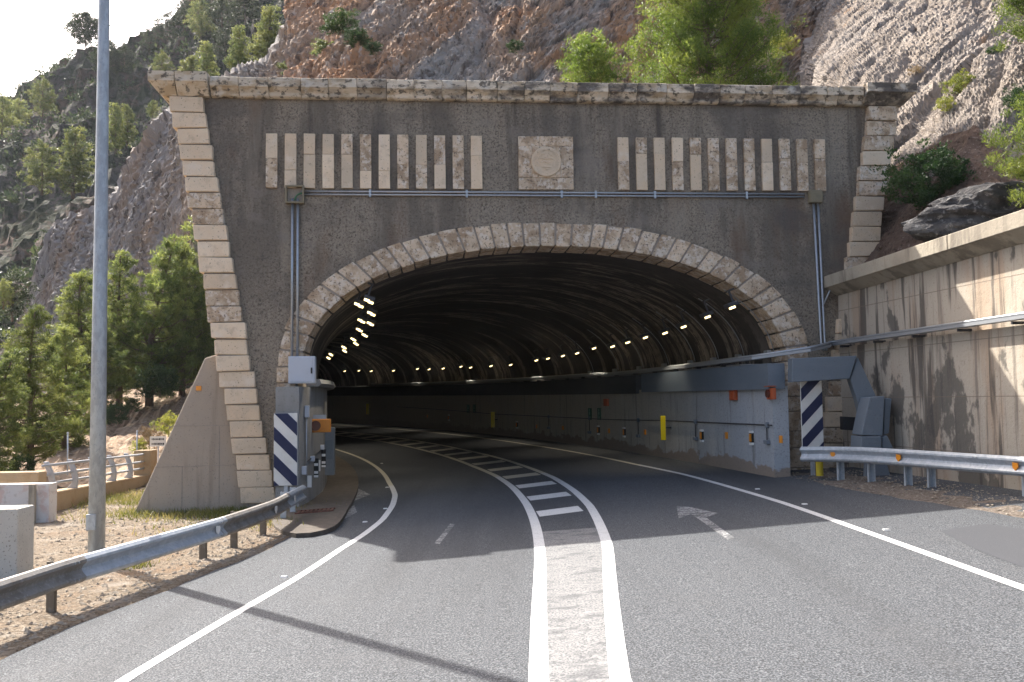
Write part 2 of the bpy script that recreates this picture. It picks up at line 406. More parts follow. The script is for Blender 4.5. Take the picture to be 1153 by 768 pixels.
M['slab'] = mk('pale_bedded_limestone', (.265, .225, .19),
               [dict(s=(.12, .5, 1), lo=.42, hi=.66, c=(.30, .265, .235), a=.8, d=6), dict(s=(.5, 3.0, 1), lo=.52, hi=.62, c=(.115, .095, .08), a=.75, d=7, seed=8, rg=.7),
                dict(s=(1.3, 5.5, 1), lo=.53, hi=.64, c=(.36, .315, .27), a=.8, d=6, seed=10, rg=.7), dict(s=(.22, .6, 1), lo=.6, hi=.7, c=(.36, .23, .14), a=.7, seed=5)],
               rough=.95, spec=.1, coord='uv', bumps=[((.7, 2.6, 1), 1.0, .30), ((2.4, 8, 1), 1.0, .12), ((9, 22, 1), .8, .04)])
M['spur'] = mk('grey_limestone_spur', (.27, .255, .245),
               [dict(s=(.12, .3, 1), lo=.46, hi=.64, c=(.30, .225, .165), a=.8, d=6), dict(s=(.8, 2.6, 1), lo=.5, hi=.62, c=(.08, .07, .066), a=.85, d=7, seed=8, rg=.7),
                dict(s=(1.6, 4.6, 1), lo=.54, hi=.64, c=(.46, .43, .40), a=.7, d=6, seed=10, rg=.7)], rough=.95, spec=.1, coord='uv', bumps=CLB)
M['hill'] = mk('scrubby_hillside', (.075, .062, .055),  # dark scrub tones, lowered further to put backlit shade into the colour
               [dict(s=(.03, .05, .05), lo=.42, hi=.6, c=(.115, .07, .048), a=.8, d=6), dict(s=.14, lo=.44, hi=.56, c=(.028, .038, .02), a=.9, d=7, seed=4, rg=.7),
                dict(s=.5, lo=.5, hi=.62, c=(.105, .095, .09), a=.6, d=6, seed=9), dict(s=1.1, lo=.50, hi=.60, c=(.028, .034, .02), a=.8, d=5, seed=2)],
               rough=.95, spec=.1, bumps=[(.25, 1, 1.0), (1.0, .9, .3)])
M['outcrop'] = mk('shade_dark_outcrop', (.055, .052, .052), [dict(s=2.2, lo=.45, hi=.62, c=(.12, .115, .11), a=.8, d=6), dict(s=7, lo=.57, hi=.66, c=(.26, .25, .24), a=.7, d=5), dict(s=5, lo=.55, hi=.66, c=(.05, .048, .048), a=.7, seed=6)], rough=.95, bumps=[(2.5, 1, .2), (10, .8, .06)])  # rock outcrop with its shade put into the dark colour
M['bark'] = mk('pine_bark', (.15, .11, .085), [dict(s=(9, 9, 2), lo=.48, hi=.62, c=(.07, .05, .04), a=.8)], rough=.95, bumps=[((14, 14, 3), .8, .04)])
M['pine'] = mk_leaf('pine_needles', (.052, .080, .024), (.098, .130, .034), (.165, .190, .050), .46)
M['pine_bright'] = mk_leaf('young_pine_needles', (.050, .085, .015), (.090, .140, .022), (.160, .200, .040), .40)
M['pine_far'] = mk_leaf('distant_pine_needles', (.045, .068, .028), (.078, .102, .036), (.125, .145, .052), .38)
M['scrub_dark'] = mk_leaf('hillside_scrub_leaves', (.018, .030, .015), (.034, .050, .022), (.058, .074, .030), .25)  # dark foliage copy, hillside shade put into its colour
M['pine_lit'] = mk_leaf('sunlit_hill_pine_needles', (.060, .085, .030), (.110, .135, .042), (.175, .190, .058), .45)  # lighter needle copy, sunlight put into its colour
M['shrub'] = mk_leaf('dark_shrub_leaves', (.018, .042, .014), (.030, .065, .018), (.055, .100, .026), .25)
M['shrub_light'] = mk_leaf('yellow_green_leaves', (.10, .13, .02), (.17, .20, .03), (.24, .25, .05), .4)
M['dry_shrub'] = mk_leaf('dry_shrub_stems', (.16, .11, .05), (.22, .16, .07), (.28, .21, .10), .2)
M['grass'] = mk_leaf('dry_grass_blades', (.08, .095, .02), (.15, .15, .04), (.24, .20, .08), .3)
M['lamp_on'] = mk('lit_lamp_glass', (.9, .8, .6), [], rough=.3, emit=(1.0, .78, .36), estr=1.5)


# ------------------------------------------------------------------ mesh builder
def arr(p):
    return np.asarray(p, float)


class MB:
    def __init__(s):
        s.v, s.f, s.uv, s.mi = [], [], None, []

    def add(s, vs, fs, mi=0):
        b = len(s.v)
        s.v.extend([tuple(map(float, p)) for p in vs])
        s.f.extend([tuple(i + b for i in f) for f in fs])
        s.mi.extend([mi] * len(fs))
        return s

    def hexa(s, a, b, mi=0):            # two quads (same winding) joined into a block
        n = len(a)
        fs = [tuple(range(n))[::-1], tuple(range(n, 2 * n))]
        fs += [(i, (i + 1) % n, n + (i + 1) % n, n + i) for i in range(n)]
        return s.add(list(a) + list(b), fs, mi)

    def box(s, c, sx, sy, sz, ax=None, ay=None, az=None, mi=0):
        c = arr(c)
        ax = arr(ax if ax is not None else (1, 0, 0))
        ay = arr(ay if ay is not None else (0, 1, 0))
        az = arr(az if az is not None else (0, 0, 1))
        q = [(-1, -1), (1, -1), (1, 1), (-1, 1)]
        a = [c + ax * sx / 2 * i + ay * sy / 2 * j - az * sz / 2 for i, j in q]
        b = [c + ax * sx / 2 * i + ay * sy / 2 * j + az * sz / 2 for i, j in q]
        return s.hexa(a, b, mi)

    def tube(s, pts, r, n=10, cap=True, mi=0):
        pts = [arr(p) for p in pts]
        rs = r if isinstance(r, (list, tuple)) else [r] * len(pts)
        vs, fs = [], []
        prev = None
        for i, p in enumerate(pts):
            t = pts[min(i + 1, len(pts) - 1)] - pts[max(i - 1, 0)]
            t = t / (np.linalg.norm(t) + 1e-9)
            if prev is None:
                a = np.cross(t, (0, 0, 1.0))
                if np.linalg.norm(a) < .05:
                    a = np.cross(t, (1.0, 0, 0))
            else:
                a = prev - t * (prev @ t)
            a /= np.linalg.norm(a) + 1e-9
            prev = a
            b = np.cross(t, a)
            for k in range(n):
                w = 2 * math.pi * k / n
                vs.append(p + rs[i] * (a * math.cos(w) + b * math.sin(w)))
        for i in range(len(pts) - 1):
            for k in range(n):
                fs.append((i * n + k, i * n + (k + 1) % n, (i + 1) * n + (k + 1) % n, (i + 1) * n + k))
        if cap:
            fs.append(tuple(range(n))[::-1])
            fs.append(tuple((len(pts) - 1) * n + k for k in range(n)))
        return s.add(vs, fs, mi)

    def sweep(s, prof, frames, closed=False, cap=False, mi=0):   # frames: (origin, side, up)
        n = len(prof)
        vs, fs = [], []
        for o, a, b in frames:
            for p, q in prof:
                vs.append(arr(o) + arr(a) * p + arr(b) * q)
        m = n if closed else n - 1
        for i in range(len(frames) - 1):
            for k in range(m):
                k2 = (k + 1) % n
                fs.append((i * n + k, i * n + k2, (i + 1) * n + k2, (i + 1) * n + k))
        if cap and closed:
            fs.append(tuple(range(n))[::-1])
            fs.append(tuple((len(frames) - 1) * n + k for k in range(n)))
        return s.add(vs, fs, mi)

    def build(s, name, mats, parent=None, smooth=False, bevel=0.0, seg=2, fix=True):
        me = bpy.data.meshes.new(name)
        loc = arr(parent.location) if parent is not None else np.zeros(3)
        if parent is not None and parent.parent is not None:
            loc = loc + arr(parent.parent.location)
        vs = [tuple(arr(p) - loc) for p in s.v]
        me.from_pydata(vs, [], s.f)
        for m in (mats if isinstance(mats, (list, tuple)) else [mats]):
            me.materials.append(m)
        if len(set(s.mi)) > 1:
            me.polygons.foreach_set('material_index', s.mi)
        if s.uv is not None:
            ul = me.uv_layers.new(name='UVMap')
            li = np.empty(len(me.loops), int)
            me.loops.foreach_get('vertex_index', li)
            ul.data.foreach_set('uv', arr(s.uv)[li].astype(np.float32).ravel())
        if fix or bevel:
            bm = bmesh.new()
            bm.from_mesh(me)
            if fix:
                bmesh.ops.recalc_face_normals(bm, faces=bm.faces)
            if bevel:
                bmesh.ops.bevel(bm, geom=[e for e in bm.edges if len(e.link_faces) == 2 and e.calc_face_angle(0) > .5], offset=bevel, segments=seg, affect='EDGES', profile=.6)
            bm.to_mesh(me)
            bm.free()
        if smooth:
            me.polygons.foreach_set('use_smooth', [True] * len(me.polygons))
        me.update()
        o = bpy.data.objects.new(name, me)
        COL.objects.link(o)
        if parent is not None:
            o.parent = parent
        return o


def tag(o, label=None, cat=None, group=None, kind=None):
    if label: o['label'] = label
    if cat: o['category'] = cat
    if group: o['group'] = group
    if kind: o['kind'] = kind
    return o


def thing(name, label, cat, loc, group=None, rotz=0):
    e = bpy.data.objects.new(name, None)
    COL.objects.link(e)
    e.empty_display_size = .3
    e.location = tuple(float(c) for c in loc)
    e.rotation_euler = (0, 0, rotz)
    return tag(e, label, cat, group)


def copy_tree(o, parent=None):
    c = o.copy()
    COL.objects.link(c)
    if parent is not None:
        c.parent = parent
    for ch in list(o.children):
        copy_tree(ch, c)
    return c


def lerp(a, b, t):
    return a + (b - a) * t


def interp(x, xs, ys):
    return float(np.interp(x, xs, ys))


# ------------------------------------------------------------------ ground and road
mb = MB()
n = 24
for i in range(n + 1):
    for j in range(n + 1):
        mb.v.append((-400 + 800 * i / n, -50 + 360 * j / n, -1.4))
for i in range(n):
    for j in range(n):
        a = i * (n + 1) + j
        mb.f.append((a, a + n + 1, a + n + 2, a + 1)); mb.mi.append(0)
tag(mb.build('ground', M['soil'], fix=False), kind='structure')

S_END = 92
ss = list(np.arange(-32, 0, 1.0)) + list(np.arange(0, S_END + .1, .5))
OLS = [-6.0, -4.0, -2, 0, 2, 4, 6.4, 8.6]


def strip(s_list, olist_fn, dz):
    mb = MB()
    rows = [olist_fn(s) for s in s_list]
    k = len(rows[0])
    for s, row in zip(s_list, rows):
        for o in row:
            mb.v.append(rd(s, o, dz))
    for i in range(len(s_list) - 1):
        for j in range(k - 1):
            mb.f.append((i * k + j, i * k + j + 1, (i + 1) * k + j + 1, (i + 1) * k + j)); mb.mi.append(0)
    return mb


tag(strip(ss, lambda s: OLS if s < 8.6 else [-4.2, -3, -1.5, 0, 2, 4, 5.2, 6.6], 0).build('road', M['asphalt'], fix=False), kind='structure')

LEFT = [(-32, -3.5), (-8, -3.42), (-4.1, -3.26), (-2.2, -3.08), (0, -2.83), (2.4, -2.64), (3.9, -2.46), (5.8, -2.29), (8.3, -2.20), (10.4, -2.18), (13.9, -2.28), (30, -2.35), (S_END, -2.35)]
CLN = [(-32, .02), (-5, .16), (-2.6, .23), (-.7, .30), (3.9, .43), (6.6, .5), (10.1, .56), (13.3, .56), (17, .45), (25, .4), (S_END, .4)]
CRN = [(-32, .55), (-5, .76), (-3.7, .86), (-1.6, 1.04), (1.1, 1.29), (3, 1.42), (5.6, 1.6), (8.2, 1.71), (11.6, 1.80), (19, 1.75), (25, 1.65), (S_END, 1.65)]
REN = [(-32, 4.8), (-3, 4.78), (1, 4.72), (4, 4.72), (6.3, 4.68), (9.9, 4.64), (13.4, 4.45), (18.4, 4.36), (24, 4.25), (31, 4.25), (S_END, 4.25)]


def P(tab, s):
    return interp(s, [a for a, _ in tab], [b for _, b in tab])


def line(name, tab, w, s0, s1, mat, dz=.004):
    sl = [s for s in ss if s0 <= s <= s1]
    o = strip(sl, lambda s: [P(tab, s) - w / 2, P(tab, s) + w / 2], dz).build(name, mat, fix=False)
    return tag(o, kind='structure')


for tab, w in ((LEFT, .125), (CLN, .155), (CRN, .155), (REN, .125)):
    line('road_marking', tab, w, -32, 13, M['paint'])
    line('road_marking', tab, w, 13, S_END, M['paint_tunnel'])
# hatched island: worn filled part, then bars
sl = [s for s in ss if -32 <= s <= 2.5] + [2.75]
tag(strip(sl, lambda s: [P(CLN, s) + .079, P(CRN, s) - .079], .003).build('road_marking', M['paint_worn'], fix=False), kind='structure')
bs = 4.55
k = 0
while bs < 60:
    a, b = bs, bs + .78
    mb = MB()
    p0, p1 = P(CLN, bs) + .12, P(CRN, bs) - .14
    mb.add([rd(a, p0, .0045), rd(a + .32, p1, .0045), rd(b + .32, p1, .0045), rd(b, p0, .0045)], [(0, 1, 2, 3)])
    tag(mb.build('road_marking', M['paint'] if bs < 12 else M['paint_tunnel'], fix=False), kind='structure')
    bs += 2.55


def flat_poly(name, pts, mat, dz):
    mb = MB()
    vs = []
    for (x, y) in pts:
        p = G(x, y)
        s, o = rinv(p[0], p[1])
        vs.append(rd(s, o, dz))
    mb.add(vs, [tuple(range(len(vs)))])
    return tag(mb.build(name, mat, fix=False), kind='structure')


flat_poly('road_marking', [(819, 608), (827, 606), (795, 583), (808, 578), (775, 571), (762, 570), (764, 584), (778, 579), (787, 585)], M['paint_faint'], .004)
flat_poly('road_marking', [(489, 612), (495, 613), (512, 591), (507, 590)], M['paint_faint'], .004)
flat_poly('road_marking', [(390, 568), (417, 557), (401, 549)], M['paint_faint'], .004)
flat_poly('road_marking', [(371, 588), (382, 588), (402, 577), (399, 569), (384, 578)], M['paint_faint'], .004)
flat_poly('asphalt_patch', [(1058, 598), (1110, 590), (1260, 610), (1300, 640), (1180, 650), (1105, 622)], M['asphalt_dark'], .003)

# verges ---------------------------------------------------------
EDGE_L = [(0, 745), (80, 707), (160, 677), (246, 642), (297, 622), (330, 604), (345, 592)]
ep = [G(*p) for p in EDGE_L]
d0 = (ep[0] - ep[2]); d0 = d0 / np.linalg.norm(d0)
ep = [np.array([ep[0][0] - .9, -22, 0]), ep[0] + d0 * 8, ep[0] + d0 * 3] + ep
ea = arr(ep)


def edge_l_x(y):
    return interp(y, ea[:, 1], ea[:, 0])


def left_z(x, y):                      # verge level left of the road
    ex = edge_l_x(min(y, ea[-1, 1]))
    d = ex - x
    z_edge = SLOPE * ex + .012
    t = min(max(d / 3.0, 0), 1)
    t = t * t * (3 - 2 * t)
    return lerp(z_edge, -.30, t) + (.035 * (mnoise.noise((x * .9, y * .9, 0)) + .5 * mnoise.noise((x * 3, y * 3, 1))) * min(1, d * 2))


mb = MB()
ys = list(np.arange(-20, 6, 1.2)) + list(np.arange(6, 22.5, .14)) + list(np.arange(22.5, 40, .5))
cs = [0, .05, .12, .22, .35, .5, .65, .8, 1, 1.2, 1.4, 1.65, 1.9, 2.2, 2.5, 2.8, 3.2, 3.6, 4, 4.5, 5, 5.6, 6.2, 7, 8, 9.5, 12, 16, 22, 30]
for y in ys:
    ex = edge_l_x(y) if y <= ea[-1, 1] else lerp(ea[-1, 0], -6.3, min((y - ea[-1, 1]) / 4, 1))
    ex += .05 * mnoise.noise((0, y * 1.7, 3)) + .03 * mnoise.noise((0, y * 6, 3))
    for c in cs:
        x = ex - c
        z = left_z(x, y) if c > 0 else SLOPE * ex - .03
        mb.v.append((x, y, z))
k = len(cs)
for i in range(len(ys) - 1):
    for j in range(k - 1):
        mb.f.append((i * k + j, (i + 1) * k + j, (i + 1) * k + j + 1, i * k + j + 1)); mb.mi.append(0)
tag(mb.build('verge', M['gravel'], smooth=True, fix=False), kind='structure')

# right verge: between asphalt edge and retaining wall
EDGE_R = [G(*p) for p in [(893, 541), (950, 553), (1052, 569), (1153, 586)]]
er = arr(EDGE_R)
d1 = er[3] - er[2]; d1 /= np.linalg.norm(d1)
er = np.vstack([er, er[3] + d1 * 4, er[3] + d1 * 14])
order = np.argsort(er[:, 1])
ery, erx = er[order, 1], er[order, 0]
WALL_A, WALL_B = np.array([7.72, 22.0]), np.array([8.55, 15.5])
wdir = (WALL_B - WALL_A) / np.linalg.norm(WALL_B - WALL_A)


def wall_x(y):
    return WALL_A[0] + (y - WALL_A[1]) / wdir[1] * wdir[0]


mb = MB()
ysr = list(np.arange(-12, 8, 1.0)) + list(np.arange(8, 21.6, .15))
kk = 13
for y in ysr:
    x0 = interp(y, ery, erx) + .06 * mnoise.noise((3, y * 1.5, 3))
    x1 = wall_x(y) + .3
    if y > 19.6: x0 = min(6.0, x0)
    for j in range(kk):
        t = j / (kk - 1)
        x = lerp(x0, x1, t)
        z = SLOPE * min(x, 6.8) + .015 + .05 * t + .03 * mnoise.noise((x * 2.2, y * 2.2, 7)) * min(1, t * 6) if j else SLOPE * x0 - .03
        mb.v.append((x, y, z))
for i in range(len(ysr) - 1):
    for j in range(kk - 1):
        mb.f.append((i * kk + j, i * kk + j + 1, (i + 1) * kk + j + 1, (i + 1) * kk + j)); mb.mi.append(0)
tag(mb.build('verge', M['gravel_dark'], smooth=True, fix=False), kind='structure')

# loose stones and dry grass on the verges
def stones(name, gen, count, mat, rmin, rmax):
    base = [(1, 0, 0), (-1, 0, 0), (0, 1, 0), (0, -1, 0), (0, 0, 1), (0, 0, -1)]
    fs = [(0, 2, 4), (2, 1, 4), (1, 3, 4), (3, 0, 4), (2, 0, 5), (1, 2, 5), (3, 1, 5), (0, 3, 5)]
    mb = MB()
    for _ in range(count):
        x, y, z = gen()
        r = rmin + (rmax - rmin) * random.random() ** 3
        a = random.random() * 6.28
        vs = []
        for b in base:
            q = [b[0] * (.7 + .6 * random.random()), b[1] * (.6 + .6 * random.random()), b[2] * .6 * (.7 + .5 * random.random())]
            vs.append((x + r * (q[0] * math.cos(a) - q[1] * math.sin(a)), y + r * (q[0] * math.sin(a) + q[1] * math.cos(a)), z + r * q[2]))
        mb.add(vs, fs)
    return tag(mb.build(name, mat, fix=False), kind='stuff')


def gl():
    y = 8 + 14.5 * random.random() ** 1.0
    x = edge_l_x(y) - .12 - 6.5 * random.random() ** 1.4
    return x, y, left_z(x, y) + .004


def gr_():
    y = 9 + 12 * random.random()
    x0, x1 = interp(y, ery, erx) + .1, wall_x(y) - .05
    t = random.random()
    x = lerp(x0, x1, t)
    return x, y, SLOPE * min(x, 6.8) + .03 + .05 * t


o = stones('gravel', gl, 7000, M['pebble'], .008, .05)
o['label'] = 'loose pale stones strewn over the left verge'
o = stones('gravel', gr_, 2600, M['pebble'], .006, .035)
o['label'] = 'loose stones and litter along the foot of the retaining wall'


def grass_patch(name, label, centres, per, mat, hmin, hmax, zf):
    mb = MB()
    for (cx, cy, rx, ry, cnt) in centres:
        for _ in range(int(cnt * per)):
            x, y = random.gauss(cx, rx), random.gauss(cy, ry)
            z = zf(x, y) - .01
            h = hmin + (hmax - hmin) * random.random()
            a = random.random() * 6.28
            w = .006 + .008 * random.random()
            lx, ly = random.gauss(0, .5) * h, random.gauss(0, .5) * h
            dx, dy = math.cos(a) * w, math.sin(a) * w
            mb.add([(x - dx, y - dy, z), (x + dx, y + dy, z), (x + lx, y + ly, z + h)], [(0, 1, 2)])
    o = mb.build(name, mat, fix=False)
    o['label'] = label
    return tag(o, kind='stuff')


gpx = [(235, 586, 1.0, .5, 900), (190, 590, 1.0, .6, 500), (150, 575, .7, .8, 500), (285, 585, .7, .4, 500), (200, 577, 1.2, .3, 500), (122, 575, .5, 1.0, 300), (258, 604, .8, .4, 180), (150, 650, .2, .2, 70)]
grass_patch('grass', 'dry yellow green grass at the foot of the wing wall', [(*G(x, y, -.12)[:2], rx, ry, c) for x, y, rx, ry, c in gpx], 2.2, M['grass'], .05, .2, left_z)

# ------------------------------------------------------------------ tunnel portal
portal = thing('tunnel_portal', 'large stone-trimmed road tunnel portal with grey-brown roughcast face and wide arch', 'tunnel portal', F(U0, 0, 0))
AI, BI, AO, BO, VS = 5.56, 2.72, 6.13, 3.28, 2.9
EXPN = 2.12


def arch(t, a, b):                      # t 0..pi from right to left
    c, s_ = math.cos(t), math.sin(t)
    return U0 + a * math.copysign(abs(c) ** (2 / EXPN), c), VS + b * abs(s_) ** (2 / EXPN)


def half_w(v):                          # inner edge of the quoins (battered)
    return 7.80 - .183 * (9.0 - v)


# wall face: concave outline with the archway cut out
zb = -.9
out = [(U0 - half_w(zb) - .35, zb), (U0 - half_w(9.02) - .35, 9.02), (U0 + half_w(9.02) + .35, 9.02), (U0 + half_w(zb) + .35, zb)]
na = 48
hole = [(U0 + AO - .12, zb)] + [arch(math.pi * i / na, AO - .12, BO - .12) for i in range(na + 1)] + [(U0 - AO + .12, zb)]
poly = out + hole
mb = MB()
mb.hexa([F(u, v, -1.6) for u, v in poly], [F(u, v, 0) for u, v in poly])
mb.build('wall_face', M['roughcast'], portal)


def block(uv4, d0, d1, name, mat, parent, bevel=.018, jit=.008):
    uv4 = [(u + random.uniform(-jit, jit), v + random.uniform(-jit, jit)) for u, v in uv4]
    d1 += random.uniform(-.012, .012)
    return MB().hexa([F(u, v, d0) for u, v in uv4], [F(u, v, d1) for u, v in uv4]).build(name, mat, parent, bevel=bevel)


# quoins: battered stepped stacks
NQ = 25
for sgn in (-1, 1):
    h = (8.99 + .12) / NQ
    for i in range(NQ):
        v1 = 8.99 - i * h
        v0 = v1 - h + .022
        hw = half_w((v0 + v1) / 2)
        a, b = U0 + sgn * (hw + random.uniform(-.03, .02)), U0 + sgn * (hw + .72 + random.uniform(-.03, .03))
        u0_, u1_ = min(a, b), max(a, b)
        sl = .012 * sgn
        q = [(u0_ - sl, v0), (u1_ - sl, v0), (u1_ + sl, v1), (u0_ + sl, v1)]
        block(q, -1.2, .14 + random.uniform(-.02, .02), 'quoin_block', M['stone_stained'] if random.random() < (.12 if sgn < 0 else .4) else M['stone'], portal, .024, .012)
    # mortar core behind the joints
    q = [(U0 + sgn * (half_w(-.3) + .04), -.3), (U0 + sgn * (half_w(-.3) + .66), -.3), (U0 + sgn * (half_w(8.98) + .66), 8.98), (U0 + sgn * (half_w(8.98) + .04), 8.98)]
    MB().hexa([F(u, v, -1.1) for u, v in q], [F(u, v, .085) for u, v in q]).build('quoin_core', M['mortar'], portal)

# cornice: moulded coping stones
prof = [(-1.65, 9.0), (.10, 9.0), (.14, 9.03), (.15, 9.10), (.24, 9.19), (.27, 9.20), (.27, 9.40), (.25, 9.42), (-1.65, 9.42)]
cu = [-6.74]
while cu[-1] < 8.3:
    cu.append(cu[-1] + random.uniform(.56, .74))
cu[-1] = 8.47
cu[-2] = 8.47 - .62


def coping(u0, u1, pr, m0=0.0, m1=0.0):
    mb = MB()
    jit = random.uniform(-.008, .008)
    fr = [(F(u0, jit, 0), FN, FZ), (F(u1, jit, 0), FN, FZ)]
    mb.sweep(pr, fr, closed=True, cap=True)
    mb.build('coping_stone', M['stone_cornice'], portal, bevel=.008, seg=1)


for a, b in zip(cu[:-1], cu[1:]):
    coping(a + .006, b - .006, prof)
profe = [(p + (.16 if p > 0 else 0), q + (.06 if q > 9.3 else 0)) for p, q in prof]
for a, b in ((-8.05, -7.46), (-7.45, -6.75), (8.48, 9.72)):
    # the end stones have a moulded return: two-step block
    mb = MB()
    ex = [(.0, 9.0, .16), (.06, 9.06, .22), (.22, 9.24, .40), (.24, 9.25, .43), (.24, 9.47, .43)]
    oL = a < -8 or a > 8
    us0 = (lambda k: a + .26 - k) if a < -8 else (lambda k: a)
    us1 = (lambda k: b - .26 + k) if a > 8 else (lambda k: b - .01)
    for (k0, v0, dd0), (k1, v1, dd1) in zip(ex[:-1], ex[1:]):
        mb.hexa([F(us0(k0), v0, -1.65), F(us1(k0), v0, -1.65), F(us1(k0), v0, dd0), F(us0(k0), v0, dd0)],
                [F(us0(k1), v1, -1.65), F(us1(k1), v1, -1.65), F(us1(k1), v1, dd1), F(us0(k1), v1, dd1)])
    mb.build('coping_stone', M['stone_cornice'], portal)

# upright stone strips, twelve each side of the medallion
for i in range(12):
    for ustart, ustep in ((-5.53, .4215), (2.54, .4315)):
        u = ustart + i * ustep
        q = [(u, 6.945), (u + .255, 6.945), (u + .255, 8.19), (u, 8.19)]
        st_ = (ustart > 0 or i in (7, 8, 9, 10)) and random.random() < .75
        vm = random.choice((7.35, 7.5, 7.62, 7.72, 7.8))
        for v0, v1, flip in ((6.945, vm - .003, .2), (vm + .003, 8.19, .3)):
            ms = M['stone_stained'] if (st_ != (random.random() < flip)) else M['stone']
            block([(u, v0), (u + .255, v0), (u + .255, v1), (u, v1)], -.1, .075, 'stone_strip', ms, portal, .008, .004)
# medallion panel with carved disc
for q in ([(.205, 6.945), (.60, 6.945), (.60, 7.22), (.205, 7.22)], [(.605, 6.945), (1.485, 6.945), (1.485, 7.22), (.605, 7.22)],
          [(.205, 7.225), (.52, 7.225), (.52, 7.96), (.205, 7.96)], [(.525, 7.225), (1.18, 7.225), (1.18, 7.96), (.525, 7.96)], [(1.185, 7.225), (1.485, 7.225), (1.485, 7.96), (1.185, 7.96)],
          [(.205, 7.965), (.70, 7.965), (.70, 8.19), (.205, 8.19)], [(.705, 7.965), (1.485, 7.965), (1.485, 8.19), (.705, 8.19)]):
    block(q, -.1, .06, 'medallion_slab', M['stone_stained'], portal, .006, .003)


def disc(r0, r1, d0, d1, c, n=48):
    mb = MB()
    rings = [(r0, d0), (r0, d1 - .015), (r0 - .015, d1), (r1, d1)]
    vs, fs = [], []
    for r, d in rings:
        for k in range(n):
            w = 2 * math.pi * k / n
            vs.append(F(c[0] + r * math.cos(w), c[1] + r * math.sin(w), d))
    for i in range(len(rings) - 1):
        for k in range(n):
            fs.append((i * n + k, i * n + (k + 1) % n, (i + 1) * n + (k + 1) % n, (i + 1) * n + k))
    return mb.add(vs, fs)


MC = (.845, 7.585)
mb = disc(.352, .27, .04, .115, MC)
mb.add([F(MC[0] + .272 * math.cos(2 * math.pi * k / 48), MC[1] + .272 * math.sin(2 * math.pi * k / 48), .098) for k in range(48)], [tuple(range(48))])
med = mb.build('medallion', M['stone'], portal)
mb = MB()
for (x0, y0_, x1, y1_, w) in [(-.17, .07, .05, .075, .014), (.06, .075, .17, .06, .012), (-.12, -.02, -.05, .03, .02), (-.04, .02, .03, -.03, .022), (.04, -.02, .10, .02, .02), (-.10, -.13, .10, -.13, .014),
                              (-.05, -.18, .05, -.18, .012), (-.16, .13, -.05, .2, .014), (.05, .2, .16, .13, .014), (-.2, 0, -.18, -.1, .014), (.18, -.1, .2, 0, .014), (0, .1, 0, .17, .016)]:
    a, b = F(MC[0] + x0, MC[1] + y0_, .104), F(MC[0] + x1, MC[1] + y1_, .104)
    t = (b - a); l = np.linalg.norm(t); t = t / l
    mb.box((a + b) / 2, l, w, .024, t, np.cross(FN, t), FN)
mb.build('carved_relief', M['stone'], med)

# voussoirs and jamb stones
tv = [0.0]
# equal arc steps with some variety
tt = np.linspace(0, math.pi, 400)
pts = arr([arch(t, (AI + AO) / 2, (BI + BO) / 2) for t in tt])
al = np.concatenate([[0], np.cumsum(np.linalg.norm(np.diff(pts, axis=0), axis=1))])
nv = 37
cuts = [0.0]
for i in range(nv):
    cuts.append(cuts[-1] + random.uniform(.82, 1.18))
cuts = arr(cuts) / cuts[-1] * al[-1]
for i in range(nv):
    t0, t1 = interp(cuts[i] + .022, al, tt), interp(cuts[i + 1] - .022, al, tt)
    di, do = random.uniform(-.012, .012), random.uniform(-.03, .02)
    tm = (t0 + t1) / 2
    pin = [arch(t, AI + di, BI + di) for t in (t0, tm, t1)]
    pout = [arch(t, AO + do, BO + do) for t in (t1, tm, t0)]
    block(pin + pout, -.9, .07, 'voussoir', M['stone_stained'], portal, .022, .004)
# mortar ring seen in the joints
na2 = 60
ring = [arch(math.pi * i / na2, AI + .04, BI + .04) for i in range(na2 + 1)] + [arch(math.pi * (na2 - i) / na2, AO - .06, BO - .06) for i in range(na2 + 1)]
MB().hexa([F(u, v, -.85) for u, v in ring], [F(u, v, .05) for u, v in ring]).build('arch_core', M['mortar'], portal)
for sgn in (-1, 1):
    v = VS - .012
    while v > -.3:
        h = random.uniform(.33, .48)
        a, b = U0 + sgn * (AI + random.uniform(-.01, .01)), U0 + sgn * (AO + random.uniform(-.04, .03))
        q = [(min(a, b), v - h + .02), (max(a, b), v - h + .02), (max(a, b), v), (min(a, b), v)]
        block(q, -.9, .07, 'jamb_stone', M['stone_stained'], portal, .02, .006)
        v -= h
    a, b = U0 + sgn * (AI + .04), U0 + sgn * (AO - .05)
    q = [(min(a, b), -.5), (max(a, b), -.5), (max(a, b), VS), (min(a, b), VS)]
    MB().hexa([F(u, v, -.85) for u, v in q], [F(u, v, .03) for u, v in q]).build('jamb_core', M['mortar'], portal)

# ------------------------------------------------------------------ tunnel bore
bore = thing('tunnel_lining', 'dark curving tunnel bore with soot-streaked vault behind the stone arch', 'tunnel', rd(10, 1.37))
OC = 1.37


def vault_prof(k):                       # k 0..1 over the arch
    t = math.pi * k
    c, s_ = math.cos(t), math.sin(t)
    return (AI + .03) * math.copysign(abs(c) ** (2 / EXPN), c), VS + (BI + .03) * abs(s_) ** (2 / EXPN)


